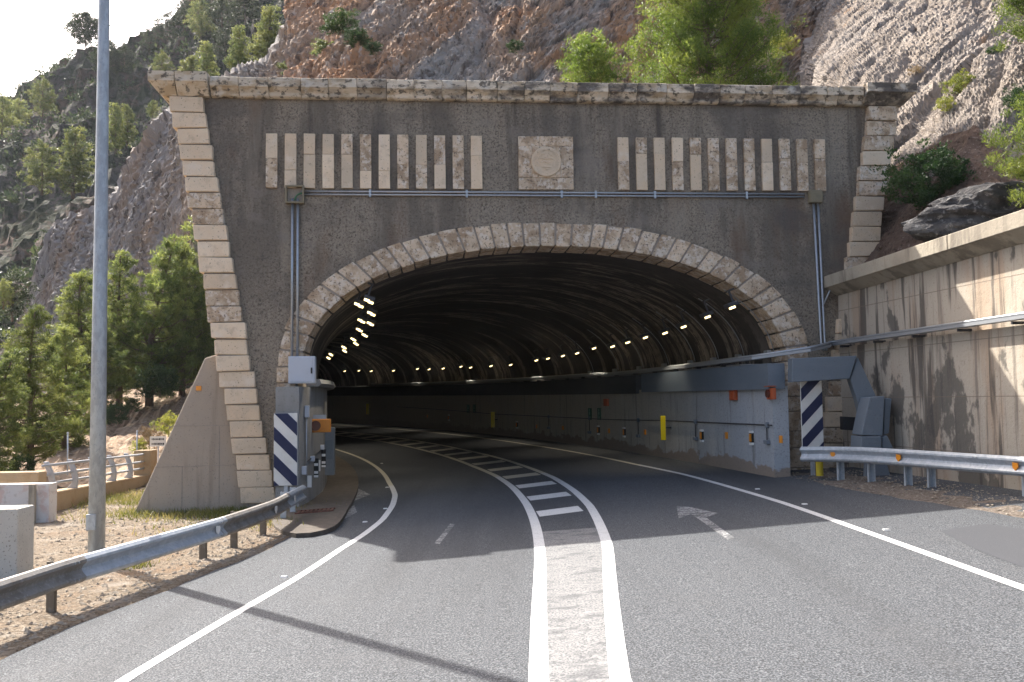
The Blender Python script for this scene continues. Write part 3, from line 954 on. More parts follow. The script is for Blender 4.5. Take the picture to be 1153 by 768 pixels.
NK = 56
side = [(1.0, -.6)]
prf = [(AI + .03, -.6), (AI + .03, 1.5)] + [vault_prof(i / NK) for i in range(NK + 1)] + [(-AI - .03, 1.5), (-AI - .03, -.6)]
pl = [0]
for a, b in zip(prf[:-1], prf[1:]):
    pl.append(pl[-1] + math.dist(a, b))
mb = MB(); mb.uv = []
rings = []
rings.append([tuple(F(U0 + du, v, -.3)) for du, v in prf])
rings.append([tuple(F(U0 + du, v, -1.3)) for du, v in prf])
srow = [9.6, 10.6]
for s in np.arange(11.4, S_END + .1, .8):
    rings.append([(*rd(s, OC + du)[:2], v + GR * s * s + .012 * mnoise.noise((s * .8, v, du))) for du, v in prf])
    srow.append(s)
k = len(prf)
for ri, rg_ in enumerate(rings):
    mb.v.extend(rg_)
    mb.uv.extend([(srow[ri] - 9.3, pl[j]) for j in range(k)])
for i in range(len(rings) - 1):
    for j in range(k - 1):
        mb.f.append((i * k + j, i * k + j + 1, (i + 1) * k + j + 1, (i + 1) * k + j)); mb.mi.append(0)
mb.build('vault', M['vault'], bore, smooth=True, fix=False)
# end closure far round the bend
MB().add(rings[-1], [tuple(range(k))]).build('end_wall', M['vault'], bore, fix=False)

# right lining wall
RW = [(7.6, 6.02), (9.7, 5.92), (14.8, 5.76), (19.2, 5.6), (24.7, 5.45), (30, 5.4), (S_END, 5.4)]
W0 = 7.75
sl = [W0] + list(np.arange(8, S_END, .5))
mb = MB(); mb.uv = []
for s in sl:
    o = P(RW, s)
    for zz in (-.3, .3, .8, 1.3, 1.8, 2.32):
        x, y, _ = rd(s, o)
        mb.v.append((x, y, zz + .3 * 0 + GR * s * s)); mb.uv.append((s - W0, zz))
k = 6
for i in range(len(sl) - 1):
    for j in range(k - 1):
        mb.f.append((i * k + j, (i + 1) * k + j, (i + 1) * k + j + 1, i * k + j + 1)); mb.mi.append(0)
# end face toward the road user
b = len(mb.v)
for zz in (-.3, 2.32):
    for do in (0, .35):
        x, y, _ = rd(W0, P(RW, W0) + do)
        mb.v.append((x, y, zz)); mb.uv.append((do, zz))
mb.f.append((b, b + 1, b + 3, b + 2)); mb.mi.append(0)
lw = mb.build('lining_wall', M['lining'], bore, fix=False)


def swept(name, tab, prof_oz, s0, s1, mat, parent, step=.5, cap=True, base=None):
    fr = []
    for s in [s0] + list(np.arange(math.ceil(s0 * 2) / 2 + step, s1, step)):
        o = P(tab, s)
        t = s / RR
        x, y, _ = rd(s, o)
        fr.append(((x, y, GR * s * s), (math.cos(t), math.sin(t), 0), (0, 0, 1)))
    return MB().sweep(prof_oz, fr, closed=True, cap=cap).build(name, mat, parent)


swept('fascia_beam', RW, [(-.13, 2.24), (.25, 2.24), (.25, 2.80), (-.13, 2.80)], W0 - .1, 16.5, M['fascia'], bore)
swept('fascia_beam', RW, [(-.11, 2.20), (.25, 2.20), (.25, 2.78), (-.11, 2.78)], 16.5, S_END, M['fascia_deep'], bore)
swept('ledge', RW, [(.1, 2.806), (2.2, 2.806), (2.2, 2.86), (.1, 2.86)], 9.6, S_END, M['left_lining'], bore)
# left lining wall, ledge
LW = [(8.3, -4.28), (9.6, -4.10), (12, -3.97), (20, -3.97), (S_END, -3.97)]
swept('lining_wall', LW, [(-.5, -.5), (0, -.5), (0, 2.44), (-.5, 2.44)], 8.75, S_END, M['left_lining'], bore)
swept('ledge', LW, [(-.9, 2.45), (.18, 2.45), (.24, 2.52), (.2, 2.62), (-.9, 2.62)], 9.9, S_END, M['left_lining'], bore)

# footway with kerb on the left
mb = MB()
kerb = [rd(s, -3.10) for s in np.arange(60, 7.9, -1.0)] + [rd(6.5, -3.06), rd(5.4, -3.03), rd(4.8, -3.06), rd(4.4, -3.16), rd(4.15, -3.36), rd(4.2, -3.62), rd(4.6, -3.9), rd(5.3, -4.15), rd(6.2, -4.4), rd(8.0, -4.55)]
top = [np.array((p[0], p[1], p[2] + .08)) for p in kerb]
bot = [np.array((p[0], p[1], p[2] - .1)) for p in kerb]
ns = len(np.arange(60, 7.9, -1.0))
for i in range(len(kerb) - 1):
    mb.add([bot[i], bot[i + 1], top[i + 1], top[i]], [(0, 1, 2, 3)])
for i in range(ns - 1):
    mb.add([top[i], top[i + 1], rd(59 - i, -4.55, .08), rd(60 - i, -4.55, .08)], [(0, 1, 2, 3)])
mb.add(top[ns - 1:], [tuple(range(len(top) - ns + 1))])
tag(mb.build('footway', M['footway'], fix=False), kind='structure')
gp = G(355, 576, .08)
gt = thing('drain_grate', 'rust-red slotted drain grate in the footway beside the left jamb', 'drain grate', gp)
mb = MB()
gu, gv = np.array([.98, .1, SLOPE]), np.array([-.1, .98, 0])
for i in range(9):
    mb.box(gp + gu * (-.34 + .085 * i) + (0, 0, .012), .045, .42, .02, gu, gv)
for j in (-.22, .22):
    mb.box(gp + gv * j + (0, 0, .014), .78, .03, .026, gu, gv)
mb.build('grate', M['rust'], gt)
MB().box(gp + (0, 0, .001), .74, .42, .006, gu, gv).build('shade_plate', M['pit_shade'], gt)  # flat plate coloured dark as the shade under the bars

# ------------------------------------------------------------------ tunnel lamps
def unit(v):
    v = arr(v); return v / np.linalg.norm(v)


def make_lamp(label, group, s, o, z, side, lit=0):
    x, y, _ = rd(s, o)
    t = s / RR
    sd = np.array([math.cos(t), math.sin(t), 0])        # across
    fw = np.array([-math.sin(t), math.cos(t), 0])
    c = np.array([x, y, z])
    th = thing('tunnel_floodlight', label, 'floodlight', c, group)
    up = unit(FZ - sd * side * .35)
    ac = unit(np.cross(fw, up))
    MB().box(c + up * .085, .26, .34, .10, ac, fw, up).build('housing', M['dark_metal'], th, bevel=.015, seg=1)
    MB().box(c + up * .28 + sd * side * .06, .04, .05, .30, ac, fw, up).box(c + up * .44 + sd * side * .1, .14, .2, .03, ac, fw, up).build('bracket', M['dark_metal'], th)
    for q in (-.12, .12):
        MB().box(c + fw * q + up * .014 + ac * q * .35, .12, .10, .05, ac, fw, up).build('lamp', M['lamp_on'], th)
    if lit:
        ld = bpy.data.lights.new('lamp_light', 'SPOT')
        ld.energy = lit
        ld.color = (1.0, .88, .70)
        ld.spot_size = R(104)
        ld.spot_blend = .6
        ld.shadow_soft_size = .06
        lo_ = bpy.data.objects.new('lamp_light', ld)
        lo_.rotation_euler = Vector(tuple(-up - sd * side * .35)).to_track_quat('-Z', 'Y').to_euler()
        lo_.location = tuple(-up * .05)
        COL.objects.link(lo_)
        lo_.parent = th
    return th


ORD = ['first', 'second', 'third', 'fourth', 'fifth', 'sixth', 'seventh', 'eighth', 'ninth', 'tenth', 'eleventh', 'twelfth', 'thirteenth', 'fourteenth', 'fifteenth', 'sixteenth', 'seventeenth', 'eighteenth', 'nineteenth', 'twentieth',
       'twenty-first', 'twenty-second', 'twenty-third', 'twenty-fourth', 'twenty-fifth', 'twenty-sixth', 'twenty-seventh', 'twenty-eighth']
SR_ = [7.9 + 3.0, 12.6, 14.2]
sR = [9.9, 11.5, 13.1, 14.6, 16.2, 17.8, 19.4, 21.2, 22.9, 24.6, 26.3, 29.2, 31.8, 34.5, 36.2, 38.3, 40.3, 42.3, 45.5, 48.7, 51.5]
SURVR = [(825, 347), (797, 357.5), (770, 368.5), (749, 375.5), (727, 380.5), (707, 386), (690, 390.5), (669, 392.5), (650, 398), (634, 401), (617, 404), (604, 406), (575, 411), (553, 412.3), (530, 414), (519, 413), (499, 415), (483, 416), (470, 415.5), (443, 417.5), (418, 418), (404, 417.5), (388, 418)]


def solve_o(x, y, o):
    d = ray(x, y)
    pe = None
    for t in np.arange(8, 120, .02):
        p = EYE + t * d
        s, oo = rinv(p[0], p[1])
        if pe is not None and (pe - o) * (oo - o) <= 0:
            return s, p[2]
        pe = oo
    return None


for i, (x, y) in enumerate(SURVR):
    r_ = solve_o(x, y, 5.45)
    if r_ is None: continue
    make_lamp(f'lit tunnel floodlight in the outer-wall row, {ORD[i]} from the mouth', 'floodlights along the outer wall of the tunnel', r_[0], 5.45, r_[1], 1, 60 if i in (3, 7, 11, 14, 18, 21) else 0)
for i, s in enumerate([9.6, 10.4, 12.3, 14.2, 15.0, 17.0, 18.9, 20.6, 22.6, 24.4, 26.4, 28.6, 31]):
    zz = 4.38 - .016 * (s - 9.6) + GR * s * s * 0
    make_lamp(f'lit tunnel floodlight in the row over the inner kerb, {ORD[i]} from the mouth', 'floodlights along the inner side of the tunnel', s, -2.88 + .13 * (-1) ** i, zz, -1, 70 if i in (1, 4, 7, 10, 12) else 0)

# ------------------------------------------------------------------ right lining fittings
def wall_frame(s, z, off=0.0):
    o = P(RW, s) - off
    t = s / RR
    x, y, _ = rd(s, o)
    return np.array([x, y, z]), np.array([-math.sin(t), math.cos(t), 0]), np.array([math.cos(t), math.sin(t), 0])


def wall_pick(x, y):
    return solve_o(x, y, 5.72)


def plate(mb, s, z, w, h, th_, off=.0):
    c, fw, ac = wall_frame(s, z, off + th_ / 2)
    return mb.box(c, th_, w, h, ac, fw)


# yellow marker panels
for (x, y0_, y1_, lab) in ((754.5, 468, 495.5, 'yellow upright marker panel on the tunnel wall, the nearest and largest'), (568, 463.5, 481, 'yellow upright marker panel halfway along the dark tunnel wall'), (423, 454.5, 466.5, 'small yellow marker panel farthest along the tunnel wall')):
    s, z0 = wall_pick(x, y1_); _, z1 = wall_pick(x, y0_)
    c, fw, ac = wall_frame(s, z0, .2)
    t = thing('marker_board', lab, 'marker panel', c, 'yellow marker panels on the tunnel wall')
    w = .62 if x > 700 else .8
    c2, _, _ = wall_frame(s, (z0 + z1) / 2, .26)
    dirp = unit((1, -.45, 0)) if x > 700 else unit((.9, -.4, 0))
    MB().box(c2, .15 if x > 700 else .19, .03, z1 - z0, unit((1, .15, 0)), unit((-.15, 1, 0))).build('panel', M['yellow'], t, bevel=.008, seg=1)
    c3, _, _ = wall_frame(s + .05, (z0 + z1) / 2, .12)
    MB().box(c3, .24, .04, .04, ac, fw).build('bracket', M['dark_metal'], t)
# delineators and amber reflectors
for i, (x, y, kind) in enumerate([(865, 495, 'a'), (836, 493, 'd'), (811, 490.5, 'a'), (786, 490.5, 'd'), (745.5, 487.5, 'd'), (727.5, 486.5, 'a'), (706, 486.5, 'd'), (690, 485, 'a'), (679, 484, 'd'), (641, 481.5, 'a'), (612, 480, 'a'), (590, 478, 'd'), (512, 470, 'd'), (487.5, 468.5, 'a')]):
    s, z = wall_pick(x, y)
    c, fw, ac = wall_frame(s, z, .03)
    where = ['nearest the mouth', 'second from the mouth', 'third from the mouth', 'fourth from the mouth', 'fifth, left of the big yellow panel', 'sixth from the mouth', 'seventh from the mouth', 'eighth from the mouth', 'ninth from the mouth', 'tenth from the mouth', 'eleventh from the mouth', 'twelfth from the mouth', 'thirteenth from the mouth', 'farthest from the mouth'][i]
    if kind == 'd':
        t = thing('wall_delineator', f'white and black delineator with amber reflector, {where}', 'delineator', c, 'delineators on the tunnel wall')
        plate(MB(), s, z, .16, .30, .05).build('backing', M['black'], t)
        plate(plate(MB(), s, z + .13, .165, .05, .06), s, z - .14, .165, .06, .06).build('white_band', M['white_refl'], t)
        plate(MB(), s, z, .10, .17, .07).build('reflector', M['amber'], t)
    else:
        mbx = plate(MB(), s, z, .11, .16, .05)
        o_ = mbx.build('wall_reflector', M['amber'], None, bevel=.008, seg=1)
        tag(o_, f'small amber reflector plate on the tunnel wall, {where}', 'reflector', 'amber reflectors on the tunnel wall')
# horizontal conduit with dropper sockets
t = thing('wall_conduit', 'thin dark conduit with drop sockets running along the outer tunnel wall', 'conduit', wall_frame(W0, 1.45, .03)[0])
cz = lambda s: interp(s, [7.7, 10, 14, 19, 25, 32, 45], [1.47, 1.45, 1.43, 1.37, 1.38, 1.42, 1.75])
MB().tube([wall_frame(s, cz(s), .035)[0] for s in np.arange(W0, 46, .8)], .016, 6).build('pipe', M['dark_metal'], t, smooth=True)
for x, y in ((852, 497), (780, 493), (721, 490), (670, 486), (626, 481)):
    s, z = wall_pick(x, y)
    MB().tube([wall_frame(s, cz(s), .04)[0], wall_frame(s, z + .02, .04)[0]], .014, 6).build('dropper', M['dark_metal'], t)
    plate(plate(MB(), s, cz(s), .1, .12, .07), s, z - .02, .2, .09, .09).build('socket', M['cabinet_blue'], t, bevel=.01, seg=1)
# orange boxes on the right wall
for (x, y, lab, r_, mt) in ((856, 443.5, 'red-orange warning beacon with dark lens high on the outer tunnel wall', .085, 'red_orange'), (819, 445, 'plain red-orange alarm box beside the beacon on the outer tunnel wall', 0, 'red_orange'), (688, 453, 'faint red-orange alarm box deep along the outer tunnel wall', 0, 'red_orange')):
    s, z = wall_pick(x, y)
    c, fw, ac = wall_frame(s, z, .05)
    t = thing('beacon_box', lab, 'alarm box', c)
    plate(MB(), s, z, .34, .25, .10).build('box', M[mt], t, bevel=.02)
    if r_:
        c2 = c - ac * .055
        MB().tube([c2, c2 - ac * .05], r_, 20).build('lens', M['lens_dark'], t)
        plate(MB(), s, z + .16, .36, .02, .14).build('hood', M[mt], t)
    else:
        plate(MB(), s, z - .02, .12, .12, .12).build('cover', M['red_orange'], t)
# green emergency signs
for pair, (xa, xb, yy, lab) in enumerate(((669.5, 679.5, 466, 'behind the third yellow-marked bay'), (534, 541, 460, 'deeper in the tunnel'))):
    for q, x in enumerate((xa, xb)):
        s, z = wall_pick(x, yy)
        c, fw, ac = wall_frame(s, z, .02)
        side_ = ('farther' if q == 0 else 'nearer') + (' of the middle pair' if pair == 0 else ' of the deepest pair')
        t = thing('exit_sign', f'dark green upright emergency sign on tunnel wall, {side_}', 'sign', c, 'green emergency signs')
        plate(MB(), s, z, .34, .42, .03).build('plate', M['green_sign'], t)
        g = MB()
        plate(g, s, z + .13, .09, .09, .034); plate(g, s, z + .02, .14, .10, .034); plate(g, s + .05, z - .11, .05, .13, .034); plate(g, s - .07, z - .12, .06, .09, .034)
        g.build('glyph', M['green_glyph'], t)

# ------------------------------------------------------------------ cladding in front on the right: beam return, brace, boxes
wp = np.array(rd(W0 - .1, P(RW, W0)))
clad = thing('steel_casing', 'blue-grey steel casing turning from the tunnel wall down to a box behind the guardrail', 'cable casing', (7.0, 19.9, .35))


def px_prism(name, pts, Y, thick, mat, parent, bevel=.012):
    a = [at(x, y, Y) for x, y in pts]
    b = [p + np.array([0, thick, 0]) for p in a]
    return MB().hexa(b, a).build(name, mat, parent, bevel=bevel, seg=1)


px_prism('front_panel', [(892, 403.5), (965, 400.5), (957, 426.5), (892, 430.5)], 19.72, .32, M['fascia'], clad)
px_prism('brace', [(966, 402), (987, 447), (992, 470), (972, 478), (965, 450), (957.5, 427.5)], 19.78, .22, M['cabinet_blue'], clad)
bx = [(979.5, 447.5), (996, 446), (994, 491), (970, 490), (974, 470)]
px_prism('riser_box', bx, 19.2, .55, M['cabinet_blue'], clad)
px_prism('riser_foot', [(970, 491.5), (993, 491.5), (992.5, 505.5), (969.5, 505)], 19.1, .6, M['cabinet_blue'], clad)
px_prism('side_flange', [(996.5, 448), (1004, 449), (1001, 488), (995, 490)], 19.35, .4, M['fascia'], clad)
px_prism('base_plate', [(975, 519), (998, 519), (1004, 541), (974, 540)], 19.3, .12, M['cabinet_blue'], clad)
px_prism('base_flange', [(994, 492), (999, 490), (1006, 505), (993, 506)], 19.2, .3, M['cabinet_blue'], clad)
gb = px_prism('meter_box', [(949, 469), (966.5, 470), (966.5, 485), (949.5, 484)], 20.6, .2, M['dark_metal'], None, .008)
tag(gb, 'small dark grey metal box on the wall between chevron panel and steel brace', 'meter box')

# ------------------------------------------------------------------ retaining wall on the right
rw = thing('retaining_wall', 'tall streaked concrete retaining wall with overhanging coping beside the road', 'retaining wall', (*WALL_A, .3))
wn = np.array([wdir[1], -wdir[0]])
if wn[0] > 0: wn = -wn


def wpt(t, z, off=0.0):                  # t metres from the portal end, off toward the road
    p = WALL_A + wdir * t + wn * off
    return np.array([p[0], p[1], z])


def wall_slab(name, t0, t1, z0, z1, o0, o1, mat, seg=12):
    mb = MB()
    fr = [(wpt(lerp(t0, t1, i / seg), 0), (*wn, 0), (0, 0, 1)) for i in range(seg + 1)]
    mb.sweep([(o0, z0), (o1, z0), (o1, z1), (o0, z1)], fr, closed=True, cap=True)
    return mb.build(name, mat, rw)


wall_slab('lower_wall', -.4, 22, -.6, 3.22, -.6, .06, M['concrete'])
wall_slab('upper_wall', -.4, 22, 3.223, 4.66, -.6, 0.0, M['concrete'])
mb = MB()
zt = lambda t: 4.84 + .022 * t
segs = [(0.02, 5.0), (5.015, 10), (10.015, 15), (15.015, 22)]
for a, b in segs:
    m_ = MB()
    fr = [(wpt(t, zt(t) - 4.84), (*wn, 0), (0, 0, 1)) for t in np.linspace(a, b, 6)]
    m_.sweep([(-.6, 4.60), (.02, 4.44), (.30, 4.62), (.34, 4.62), (.34, 4.90), (-.6, 4.90)], fr, closed=True, cap=True)
    m_.build('coping', M['coping'], rw, bevel=.012, seg=1)

# cable tray: along the retaining wall, round the corner and into the tunnel on the ledge
tr = thing('cable_tray', 'pale galvanised cable tray running along the retaining wall into the tunnel', 'cable tray', wpt(3, 3.2, .2))
path = [wpt(t, 3.26 + .006 * t, .20) for t in np.arange(14, -.01, -1.0)]
path += [np.array(at(930, 391.5, 21.0)), np.array(at(912, 396.0, 20.6))]
path += [wall_frame(s, 2.93 - .006 * min(s - 8.5, 12) + (GR * s * s if s > 20 else 0), -.0)[0] for s in np.arange(8.6, 50, .9)]
fr = []
for i, p in enumerate(path):
    tdir = path[min(i + 1, len(path) - 1)] - path[max(i - 1, 0)]
    tdir[2] = 0
    tdir = unit(tdir)
    sdv = np.cross(tdir, FZ)
    fr.append((p, sdv, FZ))
MB().sweep([(-.09, 0), (.09, 0), (.09, .06), (.082, .06), (.082, .01), (-.082, .01), (-.082, .06), (-.09, .06)], fr, closed=True, cap=True).build('tray', M['tray'], tr)
MB().tube([p + (0, 0, .085) for p in path], .035, 8).build('cable', M['conduit'], tr, smooth=True)
mb = MB()
for t in np.arange(.6, 14, 1.5):
    mb.box(wpt(t, 3.2, .13), .28, .04, .05, (*wn, 0), (*wdir, 0))
    m_ = mb
for i, t in enumerate(np.arange(.6, 14, 1.5)):
    MB().box(wpt(t, 3.215 + .006 * t, .13), .28, .04, .05, (*wn, 0), (*wdir, 0)).build('bracket', M['dark_metal'], tr)
for s in np.arange(10.5, 30, 1.6):
    c, fw, ac = wall_frame(s, 2.88, -.12)
    MB().box(c, .3, .08, .07, ac, fw).build('bracket', M['dark_metal'], tr)

# small conduit boxes low on the vault above the ledge, each with its thin riser
for i, s in enumerate((9.7, 11.5, 13.2, 14.9, 17.0, 19.2, 21.5, 24)):
    x, y, _ = rd(s, OC + 5.38)
    t0 = s / RR
    fw, ac = np.array([-math.sin(t0), math.cos(t0), 0]), np.array([math.cos(t0), math.sin(t0), 0])
    c = np.array([x, y, 3.12])
    t = thing('conduit_box', f'small grey conduit box low on the vault above the ledge, {ORD[i]} from the mouth', 'junction box', c, 'conduit boxes above the tunnel ledge')
    MB().box(c, .1, .26, .16, ac, fw).build('box', M['conduit'], t, bevel=.01, seg=1)
    pts = []
    for kq in np.linspace(.03, .22, 12):
        du, v = vault_prof(kq)
        x2, y2, _ = rd(s, OC + du - .03)
        pts.append((x2, y2, v - .03))
    MB().tube(pts, .012, 6).build('riser', M['conduit'], t, smooth=True)

# ------------------------------------------------------------------ conduits on the portal face
cd = thing('conduit_run', 'twin zinc conduits running along the portal face and down both sides', 'conduit', F(-4.93, 6.84, .05))
for v in (6.80, 6.87):
    MB().tube([F(-4.75, v, .045), F(1, v, .045), F(7.0, v, .045)], .022, 8).build('pipe', M['conduit'], cd, smooth=True)
for du in (-.06, .06):
    MB().tube([F(-4.88 + du, 6.7, .045), F(-4.88 + du, 3.1, .12 if du else .1)], .03, 8).build('pipe', M['conduit'], cd, smooth=True)
MB().tube([F(-4.83, 2.6, .12), F(-4.83, .6, .12)], .03, 8).build('pipe', M['conduit'], cd, smooth=True)
for du in (-.05, .06):
    MB().tube([F(7.27 + du, 6.7, .045), F(7.33 + du * .8, 3.3, .05), F(7.36 + du * .6, 3.15, .1)], .03, 8).build('pipe', M['conduit'], cd, smooth=True)
MB().tube([F(7.36, 4.2, .06), F(7.55, 4.6, .08), F(7.78, 4.68, .1)], .022, 8).build('pipe', M['conduit'], cd, smooth=True)
for u in (-3.2, -1, 1.2, 2.0, 3.4, 5.6):
    MB().box(F(u, 6.835, .04), .05, .05, .17, FR, FN).build('clip', M['conduit'], cd)
jb = thing('junction_box', 'open ochre junction box with green cable at the left conduit bend', 'junction box', F(-4.88, 6.77, .05))
mb = MB()
for (u, v, w, h) in ((-5.07, 6.79, .035, .40), (-4.69, 6.79, .035, .40), (-4.88, 6.975, .345, .035), (-4.88, 6.605, .345, .035)):
    mb.box(F(u, v, .07), w, .15, h, FR, FN)
mb.build('frame', M['junction'], jb)
MB().box(F(-4.88, 6.79, .015), .34, .02, .33, FR, FN).build('back', M['mortar'], jb)
MB().tube([F(-4.72 - .16 * math.sin(a), 6.66 + .16 * math.cos(a), .07) for a in np.linspace(0, 1.57, 8)], .016, 6).build('cable', M['wire_green'], jb, smooth=True)
jb2 = thing('junction_box', 'closed ochre junction box at the right conduit bend', 'junction box', F(7.25, 6.8, .06))
MB().box(F(7.26, 6.80, .07), .32, .14, .30, FR, FN).build('box', M['junction'], jb2, bevel=.01, seg=1)
MB().box(F(7.26, 6.80, .145), .28, .012, .26, FR, FN).build('lid', M['junction'], jb2)
cab = thing('electrical_cabinet', 'pale grey electrical cabinet hung over the left conduits on the portal', 'electrical cabinet', F(-4.69, 2.52, .2))
MB().box(F(-4.69, 2.82, .25), .58, .26, .60, FR, FN).build('box', M['cabinet_grey'], cab, bevel=.012, seg=1)
MB().box(F(-4.70, 2.82, .385), .50, .016, .53, FR, FN).build('door', M['cabinet_grey'], cab, bevel=.005, seg=1)
MB().box(F(-4.47, 2.80, .40), .035, .02, .13, FR, FN).build('handle', M['black'], cab)

# ------------------------------------------------------------------ left lining fittings
def lw_frame(s, z, off=.0):
    o = P(LW, s) + off
    t = s / RR
    x, y, _ = rd(s, o)
    return np.array([x, y, z]), np.array([-math.sin(t), math.cos(t), 0]), np.array([math.cos(t), math.sin(t), 0])


def lplate(mb, s, z, w, h, th_, off=0.0):
    c, fw, ac = lw_frame(s, z, off + th_ / 2)
    return mb.box(c, th_, w, h, ac, fw)


c, fw, ac = lw_frame(10.3, 1.55, .1)
bt = thing('beacon_box', 'orange warning beacon with round dark lens on the inner left wall', 'warning beacon', c)
cc, _, _ = lw_frame(10.2, 1.56, .16)
MB().box(cc, .52, .12, .31, FR, FN).build('box', M['orange'], bt, bevel=.015, seg=1)
MB().tube([cc + FN * .06 - FR * .08, cc + FN * .11 - FR * .08], .115, 22).build('lens', M['lens_dark'], bt)
MB().box(cc + FZ * .2, .3, .04, .1, FR, FN).build('bracket', M['conduit'], bt)
lc = thing('wall_conduit', 'thin grey conduit with small switch boxes on the inner left wall', 'conduit', lw_frame(9.0, .3, .03)[0])
MB().tube([lw_frame(9.25, 1.85, .035)[0], lw_frame(9.25, .35, .035)[0]], .02, 6).build('pipe', M['conduit'], lc, smooth=True)
MB().tube([lw_frame(9.25, .78, .035)[0], lw_frame(10.2, .86, .035)[0], lw_frame(12.5, .95, .035)[0]], .015, 6).build('pipe', M['dark_metal'], lc, smooth=True)
for s, z, w, h in ((9.25, 1.9, .12, .26), (9.0, .62, .12, .18), (9.85, .82, .12, .12), (11.6, 1.0, .12, .12)):
    lplate(MB(), s, z, w, h, .1).build('box', M['cabinet_grey'], lc, bevel=.008, seg=1)
for i, (s, z, lab) in enumerate(((9.5, .34, 'small white reflector plate low on the inner left wall near the guardrail'), (10.9, .6, 'small white reflector plate midway along the inner left wall'))):
    c, fw, ac = lw_frame(s, z, .05)
    o_ = MB().box(c + FN * .06, .09, .03, .26, FR, FN).build('wall_reflector', M['white_refl'])
    tag(o_, lab, 'reflector', 'white reflectors on the inner left wall')
for i, (s, z, lab) in enumerate(((10.3, .58, 'black and white delineator on the inner left wall, nearer the mouth'), (11.7, .72, 'black and white delineator on the inner left wall, at the bend'))):
    c, fw, ac = lw_frame(s, z, .07)
    t = thing('wall_delineator', lab, 'delineator', c, 'delineators on the inner left wall')
    MB().box(c, .11, .03, .44, FR, FN).build('backing', M['black'], t)
    MB().box(c + FZ * .08 + FN * .02, .09, .02, .06, FR, FN).box(c - FZ * .1 + FN * .02, .09, .02, .06, FR, FN).box(c - FZ * .19 + FN * .02, .1, .02, .05, FR, FN).build('white_band', M['white_refl'], t)
c, fw, ac = lw_frame(13.6, .8, .12)
bc = thing('service_cabinet', 'tall narrow blue-grey service cabinet round the bend of the inner wall', 'cabinet', c - FZ * .5)
MB().box(c, .26, .3, 1.25, FR, FN).build('box', M['cabinet_blue'], bc, bevel=.01, seg=1)
MB().box(c + FN * .16 + FZ * .05, .2, .02, .5, FR, FN).build('door', M['fascia'], bc)

# ------------------------------------------------------------------ chevron panels
def chevron(label, c, w, h, dirn, post_drop, group):
    """dirn +1: stripes fall to the right; c = centre of panel"""
    c = arr(c)
    ax, az, an = FR, FZ, FN
    t = thing('chevron_panel', label, 'road sign', c - FZ * (h / 2 + post_drop), group)
    MB().box(c - an * .02, w, .03, h, ax, an).build('panel', M['white_panel'], t, bevel=.006, seg=1)
    mb = MB()
    # clip diagonal bands against the rectangle
    band = w * .80
    period = h / 2.7
    slope = 1.0 * w

    def clip(poly, f):
        res = []
        for i in range(len(poly)):
            a, b = poly[i], poly[(i + 1) % len(poly)]
            fa, fb = f(a), f(b)
            if fa >= 0: res.append(a)
            if fa * fb < 0:
                q = fa / (fa - fb)
                res.append((lerp(a[0], b[0], q), lerp(a[1], b[1], q)))
        return res
    k = -3
    for k in range(-2, 6):
        y0 = -h / 2 - .06 * h + k * period
        hh = period * .5
        poly = [(-w / 2, y0 + (slope if dirn > 0 else 0)), (w / 2, y0 + (0 if dirn > 0 else slope)), (w / 2, y0 + hh + (0 if dirn > 0 else slope)), (-w / 2, y0 + hh + (slope if dirn > 0 else 0))]
        e = .004
        poly = clip(poly, lambda p: p[1] + h / 2 - e)
        poly = clip(poly, lambda p: h / 2 - e - p[1]) if len(poly) > 2 else poly
        if len(poly) > 2:
            mb.add([c + ax * p[0] * .985 + az * p[1] + an * .0035 for p in poly], [tuple(range(len(poly)))])
    mb.build('stripes', M['blue_panel'], t, fix=False)
    MB().box(c - an * .065 - az * (post_drop / 2), .08, .05, h + post_drop, ax, an).build('post', M['galv'], t)
    return t


cL = at(321.5, 506, 20.2)
chevron('blue and white striped panel with stripes falling right, by the left jamb', cL, .50, 1.56, 1, .7, 'striped panels at the tunnel mouth')
cRt = at(914.5, 465.5, 20.0)
chevron('blue and white striped panel with stripes rising right, under the steel casing', cRt, .475, 1.44, -1, .6, 'striped panels at the tunnel mouth')

# ------------------------------------------------------------------ guardrails
WB = [(-.00, -.155), (.035, -.150), (.078, -.115), (.082, -.085), (.03, -.035), (.012, 0), (.03, .035), (.082, .085), (.078, .115), (.035, .150), (.0, .155)]
WBT = WB + [(a - .006, b) for a, b in WB[::-1]]


